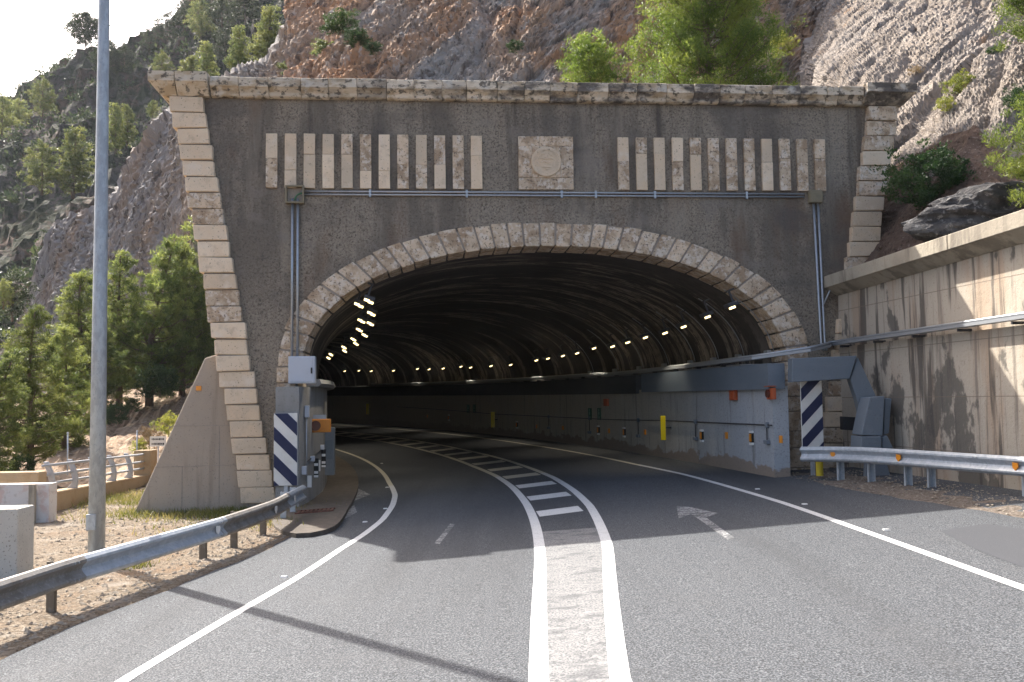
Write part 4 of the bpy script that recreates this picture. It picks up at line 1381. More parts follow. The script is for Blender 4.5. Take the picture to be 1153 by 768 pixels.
def guardrail(label, path, zr, face, segmats, posts, group=None, hgt=.52, scale=1.0, blockoff=.16):
    t = thing('guardrail', label, 'guardrail', (*path[0], zr(*path[0])))
    pa = arr(path)
    L_ = np.concatenate([[0], np.cumsum(np.linalg.norm(np.diff(pa, axis=0), axis=1))])

    def pos(q):
        return np.array([np.interp(q, L_, pa[:, 0]), np.interp(q, L_, pa[:, 1])])

    def frame(q):
        a, b = pos(max(q - .3, 0)), pos(min(q + .3, L_[-1]))
        td = (b - a) / np.linalg.norm(b - a)
        sd = np.array([td[1], -td[0]]) * face
        p = pos(q)
        return p, td, sd
    for (q0, q1, mat, lab) in segmats:
        q1 = min(q1, L_[-1])
        fr = []
        for q in np.linspace(q0, q1 + .12, max(3, int((q1 - q0) / .4))):
            q = min(q, L_[-1])
            p, td, sd = frame(q)
            jog = .007 if q > q1 - .2 else 0
            fr.append(((*(p + sd * jog), zr(*p) + hgt), (*sd, 0), (0, 0, 1)))
        o = MB().sweep([(a * scale, b * scale) for a, b in WBT], fr, closed=True, cap=True).build('rail', mat, t, smooth=False)
        if lab: o['label'] = lab
        # splice bolts
        m_ = MB()
        for dq in (.03, .10):
            for zz in (-.1, .1):
                p, td, sd = frame(max(q1 - dq, 0))
                c = np.array([*(p + sd * .088), zr(*p) + hgt + zz])
                m_.tube([c, c + np.array([*sd, 0]) * .012], .014, 6)
        m_.build('splice_bolts', M['conduit'], t)
    for (q, mat, dia) in posts:
        p, td, sd = frame(q)
        z0 = zr(*p)
        c = p - sd * blockoff
        pm = MB()
        s3, t3 = np.array([*sd, 0]), np.array([*td, 0])
        # C-section post
        cc = np.array([*c, z0 + (hgt + .13) / 2 - .15])
        hh = hgt + .13 + .3
        pm.box(cc - t3 * .05, .10, .01, hh, s3, t3).box(cc - s3 * .05, .01, .10, hh, s3, t3).box(cc + s3 * .05 - t3 * .03, .01, .04, hh, s3, t3)
        pm.build('post', mat, t)
        MB().box(np.array([*(p - sd * blockoff * .4), z0 + hgt]), blockoff * .75, .1, .18, s3, t3).build('spacer', M['galv_brown'], t)
        if dia:
            rc = np.array([*(p + sd * .05), z0 + hgt])
            # triangular reflector seated in the valley of the rail
            vs = [rc + t3 * a + FZ * b + s3 * d for d in (0, .02) for a, b in ((-.05, .06), (.055, .05), (.055, -.02), (0, -.075), (-.05, -.02))]
            m_ = MB().hexa(vs[:5], vs[5:])
            m_.build('reflector', dia, t)
    return t


pl_pts = [(-6.3, -8), (-5.75, 4)] + [tuple(G(x, y, -.02)[:2]) for x, y in ((74, 694), (243, 633), (275, 619), (307, 604.5))] + [(-4.35, 18.2), (-4.42, 19.6)]
lz = lambda x, y: SLOPE * x + .0
plen = [0]
for a, b in zip(pl_pts[:-1], pl_pts[1:]): plen.append(plen[-1] + math.dist(a, b))
q1_, q2_, q3_, q4_ = plen[2], plen[3], plen[4], plen[5]
guardrail('W-beam guardrail on brown posts curving along the left verge to the tunnel jamb', pl_pts, lz, 1,
          [(0, 4.2, M['galv_brown'], None), (4.2, 8.4, M['galv_brown'], None), (8.4, q1_ + .12, M['galv_brown'], 'brown-grey rail length'), (q1_ + .12, q2_ + .1, M['galv'], 'bright galvanised rail length'), (q2_ + .1, q4_ + 1.2, M['galv_brown'], 'dull brownish rail length'), (q4_ + 1.2, plen[-1], M['galv'], None)],
          [(4, M['post_steel'], None), (8, M['post_steel'], None), (q1_, M['post_steel'], None), (q2_ - .05, M['post_steel'], M['white_refl']), (q3_, M['post_steel'], None), (q4_, M['post_steel'], M['white_refl']), (q4_ + 1.9, M['galv'], M['white_refl']), (plen[-1] - .15, M['galv'], None)], hgt=.47)
pr_pts = [(5.98, 19.45), (6.45, 18.9), (7.2, 17.2), (8.08, 14.75), (8.75, 12.0), (9.3, 8.5)]
rzf = lambda x, y: SLOPE * min(x, 6.8) + .03
guardrail('W-beam guardrail with amber reflectors in front of the retaining wall', pr_pts, rzf, 1,
          [(0, 4.3, M['galv'], None), (4.3, 8.5, M['galv'], None), (8.5, 12.5, M['galv'], None)],
          [(.75, M['galv'], M['amber']), (1.55, M['galv'], None), (2.45, M['galv'], M['amber']), (3.0, M['galv'], None), (5.0, M['galv'], M['amber']), (8.0, M['galv'], None), (11, M['galv'], None)], hgt=.53, scale=1.0)
yp = thing('marker_post', 'short yellow plastic post under the right guardrail end', 'marker post', (*G(923, 531)[:2], .33))
p = np.array(yp.location)
p = at(923, 533, 19.6)
yp.location = tuple(p)
MB().tube([p + (0, 0, -.05), p + (0, 0, .5)], .075, 14).build('tube', M['yellow_old'], yp, smooth=False)
MB().tube([p + (0, 0, .5), p + (0, 0, .53)], [.08, .06], 14).build('cap', M['yellow_old'], yp)

# ------------------------------------------------------------------ lamp post on the left verge
pb = at(108.5, 628, 14.35)
pz = left_z(pb[0], pb[1])
lp = thing('lamp_post', 'tall tapering galvanised lamp post standing behind the left guardrail', 'lamp post', (pb[0], pb[1], pz))
p = np.array([pb[0], pb[1], pz])
MB().tube([p + (0, 0, -.05), p + (0, 0, 4), p + (0, 0, 8.6), p + (0, 0, 11.2)], [.125, .105, .082, .07], 24).build('shaft', M['pole'], lp, smooth=True)
MB().box(p + (-.035, -.118, .62), .15, .03, .24).build('hatch', M['pole'], lp, bevel=.006, seg=1)
MB().box(p + (0, 0, .0), .4, .4, .05).build('base_plate', M['galv'], lp)
MB().tube([p + (0, 0, 11.1), p + (.3, -.1, 11.5), p + (1.4, -.3, 11.7)], .045, 10).build('arm', M['pole'], lp, smooth=True)
MB().box(p + (1.75, -.36, 11.7), .75, .28, .14, unit((1, -.18, 0)), unit((.18, 1, 0))).build('lamp_head', M['cabinet_grey'], lp, bevel=.04)

# ------------------------------------------------------------------ wing wall, slab, barriers, railing on the left
wg = thing('wing_wall', 'triangular concrete wing wall leaning on the left edge of the portal', 'wing wall', F(-7, -.3, -.2))
q = [(-9.0, -1.2), (-8.32, -.14), (-6.88, 3.12), (-6.62, 3.2), (-6.3, 3.1), (-5.6, -1.2)]
mb = MB().hexa([F(u, v, -1.3) for u, v in q], [F(u, v, -.08) for u, v in q])
mb.build('wall', M['wing'], wg, bevel=.02, seg=1)
for (u0_, v0_, u1_, v1_) in ((-7.55, 1.62, -6.3, 1.62), (-7.95, .72, -6.0, .74), (-7.35, .72, -7.35, -.3), (-6.55, 1.6, -6.55, -.3)):
    a, b = F(u0_, v0_, -.079), F(u1_, v1_, -.079)
    t = unit(b - a)
    MB().box((a + b) / 2, np.linalg.norm(b - a), .012, .014, t, FN, np.cross(t, FN)).build('formwork_line', M['mortar'], wg)
MB().box(F(-7.0, 2.45, -.06), .11, .04, .10, FR, FN).build('reflector', M['amber'], wg)
sb = G(168, 583, -.15)
sl_ = thing('concrete_slab', 'flat grey concrete slab lying in the grass below the wing wall', 'slab', (sb[0], sb[1], left_z(sb[0], sb[1])))
MB().hexa([sb + arr(v) for v in ((-.75, -.5, -.1), (.95, -.4, -.1), (1.0, .6, -.1), (-.7, .5, -.1))], [sb + arr(v) for v in ((-.72, -.47, .1), (.92, -.37, .11), (.97, .57, .12), (-.67, .47, .11))]).build('slab', M['barrier'], sl_, bevel=.02)
MB().box(sb + (.1, .1, .125), .5, .4, .03, unit((1, .1, 0)), unit((-.1, 1, 0))).build('lid', M['coping'], sl_, bevel=.006, seg=1)

# pale concrete blocks
bk = at(38, 650, 12.9)
bax, bay = unit((1, .06, 0)), unit((-.06, 1, 0))
bk = at(18.7, 650, 12.9)
c = bk + bax * -.85 + bay * .26
zg = left_z(c[0], c[1])
t = thing('barrier_block', 'pale concrete barrier block behind the guardrail left of the lamp post', 'concrete block', (c[0], c[1], zg))
MB().box((c[0], c[1], zg + .47), 1.7, .52, 1.06, bax, bay).build('block', M['barrier'], t, bevel=.025)
MB().box((c[0], c[1] - .01, zg + .0), 1.72, .58, .12, bax, bay).build('plinth', M['ochre_wall'], t, bevel=.01, seg=1)
# parapet wall with peeling paint
pa_ = thing('parapet_wall', 'low white-painted parapet wall with rough ochre coping beside the railing', 'parapet wall', at(40, 575, 19.5))
a, b = at(-260, 577, 19.2), at(55, 577, 19.5)
zb_, zt_ = -.5, at(20, 546, 19.3)[2]
mb = MB().hexa([(a[0], a[1], zb_), (b[0], b[1], zb_), (b[0], b[1] + .35, zb_), (a[0], a[1] + .35, zb_)], [(a[0], a[1], zt_), (b[0], b[1], zt_), (b[0], b[1] + .35, zt_), (a[0], a[1] + .35, zt_)])
mb.build('wall', M['parapet_paint'], pa_, bevel=.02)
pst = at(37, 577, 19.4)
MB().box((pst[0], pst[1] - .03, (zb_ + zt_) / 2), .12, .1, zt_ - zb_ + .01).build('pilaster', M['coping'], pa_, bevel=.008, seg=1)
c0, c1 = at(-260, 540, 20.3), at(43, 538, 20.6)
zc0, zc1 = at(20, 548, 20.5)[2], at(20, 532, 20.5)[2]
MB().hexa([(c0[0], c0[1], zc0 - .8), (c1[0], c1[1], zc0 - .8), (c1[0], c1[1] + .4, zc0 - .8), (c0[0], c0[1] + .4, zc0 - .8)], [(c0[0], c0[1], zc1), (c1[0], c1[1], zc1), (c1[0], c1[1] + .4, zc1), (c0[0], c0[1] + .4, zc1)]).build('coping', M['ochre_wall'], pa_, bevel=.05)

# bridge railing: plinth, curved uprights, three rails, end pillar
ra, rb = at(45, 572, 21.2), at(164, 543, 28.5)
rdv = unit((rb - ra) * (1, 1, 0))
rnv = np.cross(rdv, FZ)
rl = thing('bridge_railing', 'grey metal bridge railing of curved uprights on an ochre plinth', 'railing', (ra[0], ra[1], -.45))
Lr = float(np.linalg.norm((rb - ra)[:2]))
z0r, z1r = at(45, 565, 21.2)[2], at(164, 541, 28.5)[2]


def rpt(q, h, off=0.0):
    return ra * (1, 1, 0) + rdv * q + rnv * off + FZ * (lerp(z0r, z1r, q / Lr) + h)


MB().hexa([rpt(0, -.7, -.2), rpt(Lr, -.7, -.2), rpt(Lr, -.7, .2), rpt(0, -.7, .2)], [rpt(0, .18, -.2), rpt(Lr, .18, -.2), rpt(Lr, .18, .2), rpt(0, .18, .2)]).build('plinth', M['ochre_wall'], rl, bevel=.02)
for h in (.38, .58, .80):
    MB().tube([rpt(0, h, .04), rpt(Lr - .3, h, .04)], .032, 8).build('rail', M['railing'], rl, smooth=True)
for q in np.arange(.4, Lr - .6, 1.32):
    outl = [(-.12, .15), (.14, .15), (.16, .40), (.10, .66), (.0, .88), (-.10, .88), (-.02, .66), (.04, .42), (.02, .30)]
    a_ = [rpt(q - .05, v, u) for u, v in outl]
    b_ = [rpt(q + .05, v, u) for u, v in outl]
    MB().hexa(a_, b_).build('upright', M['railing'], rl, bevel=.008, seg=1)
MB().hexa([rpt(Lr - .35, -.6, -.25), rpt(Lr + .3, -.6, -.25), rpt(Lr + .3, -.6, .25), rpt(Lr - .35, -.6, .25)], [rpt(Lr - .35, .92, -.25), rpt(Lr + .3, .92, -.25), rpt(Lr + .3, .92, .25), rpt(Lr - .35, .92, .25)]).build('end_pillar', M['ochre_wall'], rl, bevel=.03)
# thin posts and small sign beyond the railing
for (x, y0_, y1_, Y, lab) in ((154, 486, 540, 29.2, 'thin white post beside the railing end pillar'), (76, 488, 535, 27.0, 'thin grey post behind the middle of the railing')):
    a, b = at(x, y1_, Y), at(x + .4, y0_, Y)
    t = thing('thin_post', lab, 'post', a)
    MB().tube([a, b], .022, 8).build('shaft', M['galv'], t, smooth=True)
    MB().tube([b, b + (0, 0, .04)], [.04, .02], 8).build('cap', M['cabinet_grey'], t)
sg = at(178, 497, 30.0)
st = thing('notice_sign', 'small white notice board with two lines of writing, half behind the wing wall', 'sign', sg - FZ * 1.3)
MB().box(sg, .52, .02, .32).build('board', M['white_panel'], st)
mb = MB()
for row, zz in enumerate((.07, -.08)):
    x = -.2
    while x < .2:
        w = random.uniform(.02, .045)
        mb.box(sg + (x + w / 2, -.012, zz), w, .004, .065 if random.random() < .7 else .045)
        x += w + .014
mb.build('lettering', M['black'], st)
MB().tube([sg - FZ * 1.4, sg + FZ * .1 + np.array([0, .03, 0])], .025, 8).build('post', M['cabinet_grey'], st)

# road studs
studs = [(845, 553, 'beside the right edge line near the portal shade'), (871, 569, 'by the right edge line past the shade edge'), (1000, 581, 'by the right edge line in the sun')]
for i, (x, y, lab) in enumerate([(853, 551, 'just inside the right edge line nearest the wall end'), (906, 568, 'on the asphalt outside the right edge line'), (998, 597, 'on the sunlit asphalt outside the right edge line'), (430, 522, 'at the left bend, farthest in'), (436, 549, 'at the left bend beside the edge line'), (434, 573, 'left of the edge line near the footway'), (411, 588, 'beside the left edge line at the shade edge'), (320, 650, 'by the left edge line in the sun')]):
    p = G(x, y)
    t = thing('road_stud', f'small white road stud {lab}', 'road stud', p, 'road studs')
    MB().hexa([p + arr(v) for v in ((-.045, -.04, 0), (.045, -.04, 0), (.045, .04, 0), (-.045, .04, 0))], [p + arr(v) for v in ((-.038, -.025, .018), (.038, -.025, .018), (.038, .025, .018), (-.038, .025, .018))]).build('body', M['paint'], t)

# ------------------------------------------------------------------ rock and hills
def fbm(p, oct_=5, H=.9):
    return mnoise.fractal(Vector(p), H, 2.1, oct_)


def sheet(name, fn_px, nu, nv_, mat, amp, uvdir, strat=(.25, 1.4), seed=0, stepy=.35, kind='structure', rough=.0, scale_y=0, mat2=None, y2=0, warp=1.2):
    """fn_px(a, b) -> base point; displaced along the local normal with bedded noise; uv = metres along / across the bedding"""
    Pm = np.zeros((nu + 1, nv_ + 1, 3))
    for i in range(nu + 1):
        for j in range(nv_ + 1):
            Pm[i, j] = fn_px(i / nu, j / nv_)
    du = np.gradient(Pm, axis=0)
    dv = np.gradient(Pm, axis=1)
    nn = np.cross(du, dv)
    nn /= np.linalg.norm(nn, axis=2, keepdims=True) + 1e-9
    # orient to the camera
    flip = np.sign(np.sum(nn * (EYE - Pm), axis=2, keepdims=True))
    nn *= flip
    e1 = unit(uvdir)
    mean_n = unit(nn.reshape(-1, 3).mean(axis=0))
    e2 = unit(np.cross(mean_n, e1))
    mb = MB(); mb.uv = []
    for i in range(nu + 1):
        for j in range(nv_ + 1):
            p = Pm[i, j]
            a, b, c = float(p @ e1), float(p @ e2), float(p @ mean_n)
            w = warp * mnoise.noise((a * .15, b * .15, seed))
            bed = mnoise.fractal(Vector((a * strat[0], b * strat[1] + w, seed + c * .2)), .8, 2.2, 6)
            big = mnoise.fractal(Vector((a * .07, b * .12, seed + 5)), .9, 2.1, 5)
            st_ = abs(mnoise.noise((a * strat[0] * .8 + 9, b * strat[1] * .45 + w, seed + 2)))
            fs = min(1.0, (p[1] - 20) / scale_y) if scale_y else 1.0
            d = fs * amp * (1.1 * big + .55 * bed - stepy * (1 - min(st_ * 6, 1)))
            d += fs * rough * (rng.random() - .5)
            q = p + nn[i, j] * d
            mb.v.append(tuple(q)); mb.uv.append((a, b))
    k = nv_ + 1
    for i in range(nu):
        for j in range(nv_):
            mb.f.append((i * k + j, (i + 1) * k + j, (i + 1) * k + j + 1, i * k + j + 1)); mb.mi.append(1 if mat2 and Pm[i, j][1] + 3 * mnoise.noise((i * .12, j * .12, 2)) < y2 else 0)
    o = mb.build(name, [mat, mat2] if mat2 else mat, fix=False, smooth=False)
    if kind: tag(o, kind=kind)
    return o, Pm


# far hillside on the left
TOPX = [-700, -300, -100, 0, 40, 70, 100, 135, 165, 200, 230, 300, 420, 560]
TOPY = [330, 230, 165, 118, 96, 76, 56, 52, 46, 18, -4, -60, -150, -200]


def hill_fn(a, b):
    xmax = lerp(200, 520, min(b * 1.6, 1))
    x = lerp(-700, xmax, a)
    yt = interp(x, TOPX, TOPY)
    if b > .88:
        y = yt + (b - .88) / .12 * 25
        Y = interp(b, [.88, 1], [185, 230])
        return at(x, y, Y)
    t = b / .88
    y = lerp(545, yt, t)
    Y = interp(t, [0, .08, .18, .3, .5, .75, 1], [27.5, 36, 52, 72, 100, 140, 185])
    return at(x, y, Y)


hill, _ = sheet('hillside', hill_fn, 240, 130, M['hill'], 2.6, (1, .2, .5), (.06, .2), 3, .4, rough=1.1, scale_y=130, mat2=M['soil_slope'], y2=58)
# grey spur left of the portal running up to the cliff
SPX = [20, 45, 60, 100, 130, 150, 190, 240, 270, 300, 322, 340, 380]
SPY = [390, 300, 252, 236, 214, 176, 128, 92, 76, 66, 30, -10, -60]


def spur_fn(a, b):
    x = lerp(20, 380, a)
    yt = interp(x, SPX, SPY)
    y = lerp(interp(x, [20, 190, 225, 380], [500, 480, 260, 190]), yt, min(b / .93, 1))
    Yb, Yt = interp(x, [20, 190, 260, 380], [66, 58, 46, 36]), interp(x, [20, 190, 260, 380], [76, 66, 56, 47])
    Y = lerp(Yb, Yt, min(b / .93, 1) ** 1.2)
    if b > .93:
        Y += (b - .93) / .07 * 10
        y += (b - .93) / .07 * 14
    return at(x, y, Y)


spur, _ = sheet('rock_spur', spur_fn, 170, 150, M['spur'], .5, (.55, .35, .75), (.25, .9), 12, .5, rough=.3)


def cliff_fn(a, b):
    x = lerp(318, 1010, a)
    xx = x
    yt = interp(x, [300, 340, 420, 700, 1010], [-14, -50, -95, -110, -120])
    y = lerp(185, yt, min(b / .93, 1))
    Yb = interp(x, [300, 600, 780, 880, 1010], [33, 30.5, 34, 41, 46])
    Yt = interp(x, [300, 600, 780, 900, 1010], [50, 46, 52, 62, 70])
    Y = lerp(Yb, Yt, min(b / .93, 1) ** 1.3)
    if b > .93:
        Y += (b - .93) / .07 * 12
        y += (b - .93) / .07 * 6
    return at(x, y, Y)


cliff, _ = sheet('cliff', cliff_fn, 300, 240, M['cliff'], .42, (.45, .25, .85), (.42, 1.7), 21, .8, rough=.16)

# pale dipping slab on the right
SN = unit((-.407, -.395, .823))
SD0 = -5.58 / np.linalg.norm((-.407, -.395, .823))
SD0 = float(SN @ EYE + (SD0 - SN @ EYE) * 1.16)


def slab_pt(x, y, extra=0.0):
    d = ray(x, y)
    t = (SD0 + extra - SN @ EYE) / (SN @ d)
    return EYE + d * max(min(t, 90), 5) if t > 0 else EYE + d * 90


def slab_fn(a, b):
    x0 = interp(b, [0, .35, .6, 1], [985, 880, 905, 1000])
    x = lerp(x0, 1560, a ** 1.15)
    y = lerp(interp(x, [900, 985, 1005, 1060, 1100, 1153, 1300, 1560], [150, 200, 205, 226, 226, 216, 165, 70]), -120, b)
    p = slab_pt(x, y)
    # gully that runs up to the right behind the portal corner
    gx = interp(y, [-40, 30, 60, 95, 130, 175, 230], [1200, 1130, 1090, 1050, 1022, 1004, 985])
    g = math.exp(-((x - gx) / (18 + max(0, (y - 60) * .12))) ** 2) * .45
    # the lower slab lies in front of the upper one
    lowr = 1 / (1 + math.exp(-(x - gx) / 16)) * .3
    edge = math.exp(-a * 26) * 2.6
    return p - SN * (g - lowr + edge) - FZ * max(0, 1 - b / .06) * 1.6


sdir = slab_pt(1153, 60) - slab_pt(1010, 215)
slab, _ = sheet('rock_slope', slab_fn, 360, 320, M['slab'], .26, sdir, (.30, 2.1), 33, .8, rough=.09, warp=.35)
# soil bank behind the retaining wall and portal corner
def soil_fn(a, b):
    p0 = np.array([lerp(4.0, 8.6, a) if False else lerp(6.5, 9.2, a), 0, 0])
    t = lerp(-2.2, 13, a)
    base = wpt(t, 0, -.3)
    up = np.array([.75, .55, 0])
    q = base + up * b * 3.2
    z = 4.74 + .022 * t + interp(t, [2.5, 5], [3.6, 1.3]) * b ** 1.05 + .08
    return np.array([q[0], q[1], z])


soil, _ = sheet('soil_bank', soil_fn, 70, 40, M['soil'], .22, (.3, .3, .9), (.6, 1.0), 44, .3, rough=.08)
# backfill behind the portal top, where the trees root
mb = MB()
for i in range(31):
    for j in range(13):
        u = lerp(-7.3, 9.3, i / 30)
        dd = lerp(-1.62, -8, j / 12)
        z = 9.05 + .1 * j * .5 + .25 * mnoise.noise((u * .5, dd * .5, 4))
        p = F(u, 0, dd)
        mb.v.append((p[0], p[1], z - (.25 if j == 0 else 0)))
for i in range(30):
    for j in range(12):
        a = i * 13 + j
        mb.f.append((a, a + 13, a + 14, a + 1)); mb.mi.append(0)
tag(mb.build('terrace', M['soil'], smooth=True), kind='structure')

# boulder above the retaining wall, shade put into its dark colour
def rock(name, label, c, rx, ry, rz_, mat, seed, sub=4):
    bm = bmesh.new()
    bmesh.ops.create_icosphere(bm, subdivisions=sub, radius=1)
    for v in bm.verts:
        p = v.co.copy()
        d = 1 + .35 * mnoise.fractal(p * 1.1 + Vector((seed, 0, 0)), .9, 2.1, 5) + .12 * mnoise.noise(p * 4 + Vector((seed, 3, 0)))
        v.co = Vector((p.x * rx * d, p.y * ry * d, p.z * rz_ * d))
    me = bpy.data.meshes.new(name)
    bm.to_mesh(me); bm.free()
    me.materials.append(mat)
    o = bpy.data.objects.new(name, me)
    COL.objects.link(o)
    o.location = tuple(float(q) for q in c)
    return tag(o, label, 'rock') if label else o


bc_ = at(1136, 232, 18.2)
rock('outcrop', 'big shade-coloured boulder bedded above the retaining wall coping', bc_ + (.3, .5, -.2), 1.9, 1.0, .72, M['outcrop'], 5, 5)
rock('outcrop', 'small brown block of rock in the soil beside the portal corner', at(1012, 272, 21.3) + (0, .4, 0), .30, .35, .28, M['soil'], 9, 3)

# ------------------------------------------------------------------ foliage
def leaf_cloud(pts, cen, size, asp, droop=0.0):
    """pts Nx3 leaf centres; returns verts, faces for one thin bent blade each, pointing loosely outward"""
    n_ = len(pts)
    d = pts - cen
    d /= np.linalg.norm(d, axis=1, keepdims=True) + 1e-6
    d = d + rng.normal(0, .75, (n_, 3)) + np.array([0, 0, .35])
    d /= np.linalg.norm(d, axis=1, keepdims=True) + 1e-6
    sdv = np.cross(d, rng.normal(0, 1, (n_, 3)))
    sdv /= np.linalg.norm(sdv, axis=1, keepdims=True) + 1e-6
    ln = size * rng.uniform(.6, 1.35, (n_, 1))
    wd = ln * asp * rng.uniform(.7, 1.3, (n_, 1))
    v0 = pts - d * ln * .5
    v2 = pts + d * ln * .5
    v1 = pts + sdv * wd * .5
    v3 = pts - sdv * wd * .5
    V = np.stack([v0, v1, v2, v3], 1).reshape(-1, 3)
    Fc = np.arange(n_ * 4).reshape(-1, 4)
    return V, Fc


def mesh_from(name, V, Fc, mat):
    me = bpy.data.meshes.new(name)
    me.vertices.add(len(V))
    me.vertices.foreach_set('co', V.astype(np.float32).ravel())
    me.loops.add(Fc.size)
    me.loops.foreach_set('vertex_index', Fc.astype(np.int32).ravel())
    me.polygons.add(len(Fc))
    me.polygons.foreach_set('loop_start', np.arange(0, Fc.size, 4, dtype=np.int32))
    me.polygons.foreach_set('loop_total', np.full(len(Fc), 4, np.int32))
    me.update(calc_edges=True)
    me.validate()
    me.materials.append(mat)
    return me


def make_tree(name, H, width, shape, mat, n_limb, clump_r, leaves, lsize, asp=.3, base=.12, seed=0, trunk_r=None, lean=0.0, spread=1.0):
    """metres; root at the origin; returns the Empty (unlinked label), children crown and trunk"""
    rs = np.random.default_rng(seed)
    root = bpy.data.objects.new(name, None)
    COL.objects.link(root)
    root.empty_display_size = .3
    tr_ = MB()
    r0 = trunk_r or H * .022
    bend = rs.normal(0, .02, 2) * H + np.array([lean * H, 0])
    tp = [np.array([bend[0] * t * t + .03 * H * math.sin(t * 5 + seed) * t, bend[1] * t * t, H * .96 * t]) for t in np.linspace(0, 1, 9)]
    tr_.tube(tp, [lerp(r0, r0 * .12, t) for t in np.linspace(0, 1, 9)], 8)
    cl_c, cl_r = [], []

    def trunk_at(t):
        i = min(int(t * 8), 7)
        return tp[i] + (tp[i + 1] - tp[i]) * (t * 8 - i)
    for i in range(n_limb):
        t = base + (1 - base) * ((i + rs.uniform(0, 1)) / n_limb)
        tt_ = (t - base) / (1 - base)
        if shape == 'cone': rad = (1 - tt_) ** .75 * min(1, .45 + tt_ * 3)
        elif shape == 'round': rad = math.sin(math.pi * min(1, .22 + tt_ * .80)) ** .7
        elif shape == 'umbrella': rad = .35 + .65 * math.sin(math.pi * min(1, .15 + tt_ * .8))
        else: rad = (max(0, 1 - tt_ ** 2.2)) ** .5
        rad *= width / 2 * rs.uniform(.62, 1.08)
        az_ = i * 2.399 + rs.normal(0, .35)
        p0 = trunk_at(min(t, .97))
        rise = rs.uniform(.1, .55) * rad * (1.1 if shape != 'umbrella' else .3)
        p1 = p0 + np.array([math.cos(az_) * rad, math.sin(az_) * rad, rise])
        mid = (p0 + p1) / 2 + np.array([0, 0, -.10 * rad])
        rr_ = max(r0 * .32 * (1 - t * .7), .006 * H * .3)
        tr_.tube([p0, mid, p1], [rr_, rr_ * .6, rr_ * .2], 5, cap=False)
        nc = max(2, int(rad / clump_r * 1.5 * spread))
        for c_ in range(nc):
            q = rs.uniform(.35, 1.05) if c_ else 1.0
            pos = (1 - q) * p0 + q * p1 + rs.normal(0, clump_r * .75, 3)
            cl_c.append(pos)
            cl_r.append(clump_r * rs.uniform(.6, 1.25))
    cl_c, cl_r = arr(cl_c), arr(cl_r)
    n_per = max(6, leaves // len(cl_c))
    idx = np.repeat(np.arange(len(cl_c)), n_per)
    off = rs.normal(0, 1, (len(idx), 3))
    off /= np.linalg.norm(off, axis=1, keepdims=True)
    off *= rs.uniform(.15, 1, (len(idx), 1)) ** .6
    off[:, 2] *= .72
    pts_ = cl_c[idx] + off * cl_r[idx][:, None]
    pts_[:, 2] = np.maximum(pts_[:, 2], .02)
    V, Fc = leaf_cloud(pts_, cl_c[idx] - np.array([0, 0, .1]), lsize, asp)
    oc = bpy.data.objects.new('crown', mesh_from('crown', V, Fc, mat))
    COL.objects.link(oc); oc.parent = root
    ot = tr_.build('trunk', M['bark'], None, smooth=True)
    ot.parent = root
    return root


TPL = {}
TPL['pineA'] = make_tree('pine_tree', 7, 3.6, 'cone', M['pine'], 95, .22, 36000, .17, .13, .10, 1)
TPL['pineB'] = make_tree('pine_tree', 7, 3.9, 'cone', M['pine'], 90, .25, 36000, .17, .13, .10, 2)
TPL['pineC'] = make_tree('pine_tree', 7, 3.6, 'cone', M['pine'], 95, .22, 36000, .17, .13, .06, 3, lean=.04)
TPL['farA'] = make_tree('pine_tree', 9, 6.2, 'round', M['pine_lit'], 46, .55, 9000, .32, .28, .08, 4)
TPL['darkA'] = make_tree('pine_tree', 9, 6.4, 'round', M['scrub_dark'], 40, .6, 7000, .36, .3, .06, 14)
TPL['farB'] = make_tree('pine_tree', 9, 5.0, 'cone', M['pine_lit'], 60, .45, 10000, .30, .28, .06, 5)
TPL['umbrella'] = make_tree('pine_tree', 7, 5.6, 'umbrella', M['scrub_dark'], 34, .7, 11000, .34, .3, .42, 6, trunk_r=.16)
TPL['shrub'] = make_tree('shrub', 1.6, 2.4, 'dome', M['shrub'], 40, .20, 9000, .10, .4, .02, 7, trunk_r=.03)
TPL['shrubL'] = make_tree('shrub', 1.2, 1.5, 'dome', M['shrub_light'], 26, .17, 4000, .09, .35, .02, 8, trunk_r=.02)
TPL['dry'] = make_tree('shrub', 1.0, 1.3, 'dome', M['dry_shrub'], 24, .15, 3500, .10, .16, .02, 9, trunk_r=.02)
TPL['scrub'] = make_tree('shrub', 3.0, 4.2, 'dome', M['pine_far'], 24, .5, 3000, .34, .4, .02, 10, trunk_r=.06)
USED = set()
BASEH = dict(pineA=7, pineB=7, pineC=7, farA=9, darkA=9, farB=9, umbrella=7, shrub=1.6, shrubL=1.2, dry=1.0, scrub=3.0)


def plant(kind, x, y, hpx, Y, label, cat, group=None, wide=1.0, rot=None, sink=.0):
    """base at bearing (x, y) and distance Y; height given by its angular size"""
    src = TPL[kind]
    p = at(x, y, Y)
    h = hpx * Y / FPX
    o = src if kind not in USED else copy_tree(src)
    USED.add(kind)
    sc = h / BASEH[kind]
    o.location = tuple(p - FZ * sink)
    o.scale = (sc * wide, sc * wide, sc)
    o.rotation_euler = (0, 0, random.uniform(0, 6.28) if rot is None else rot)
    return tag(o, label, cat, group)


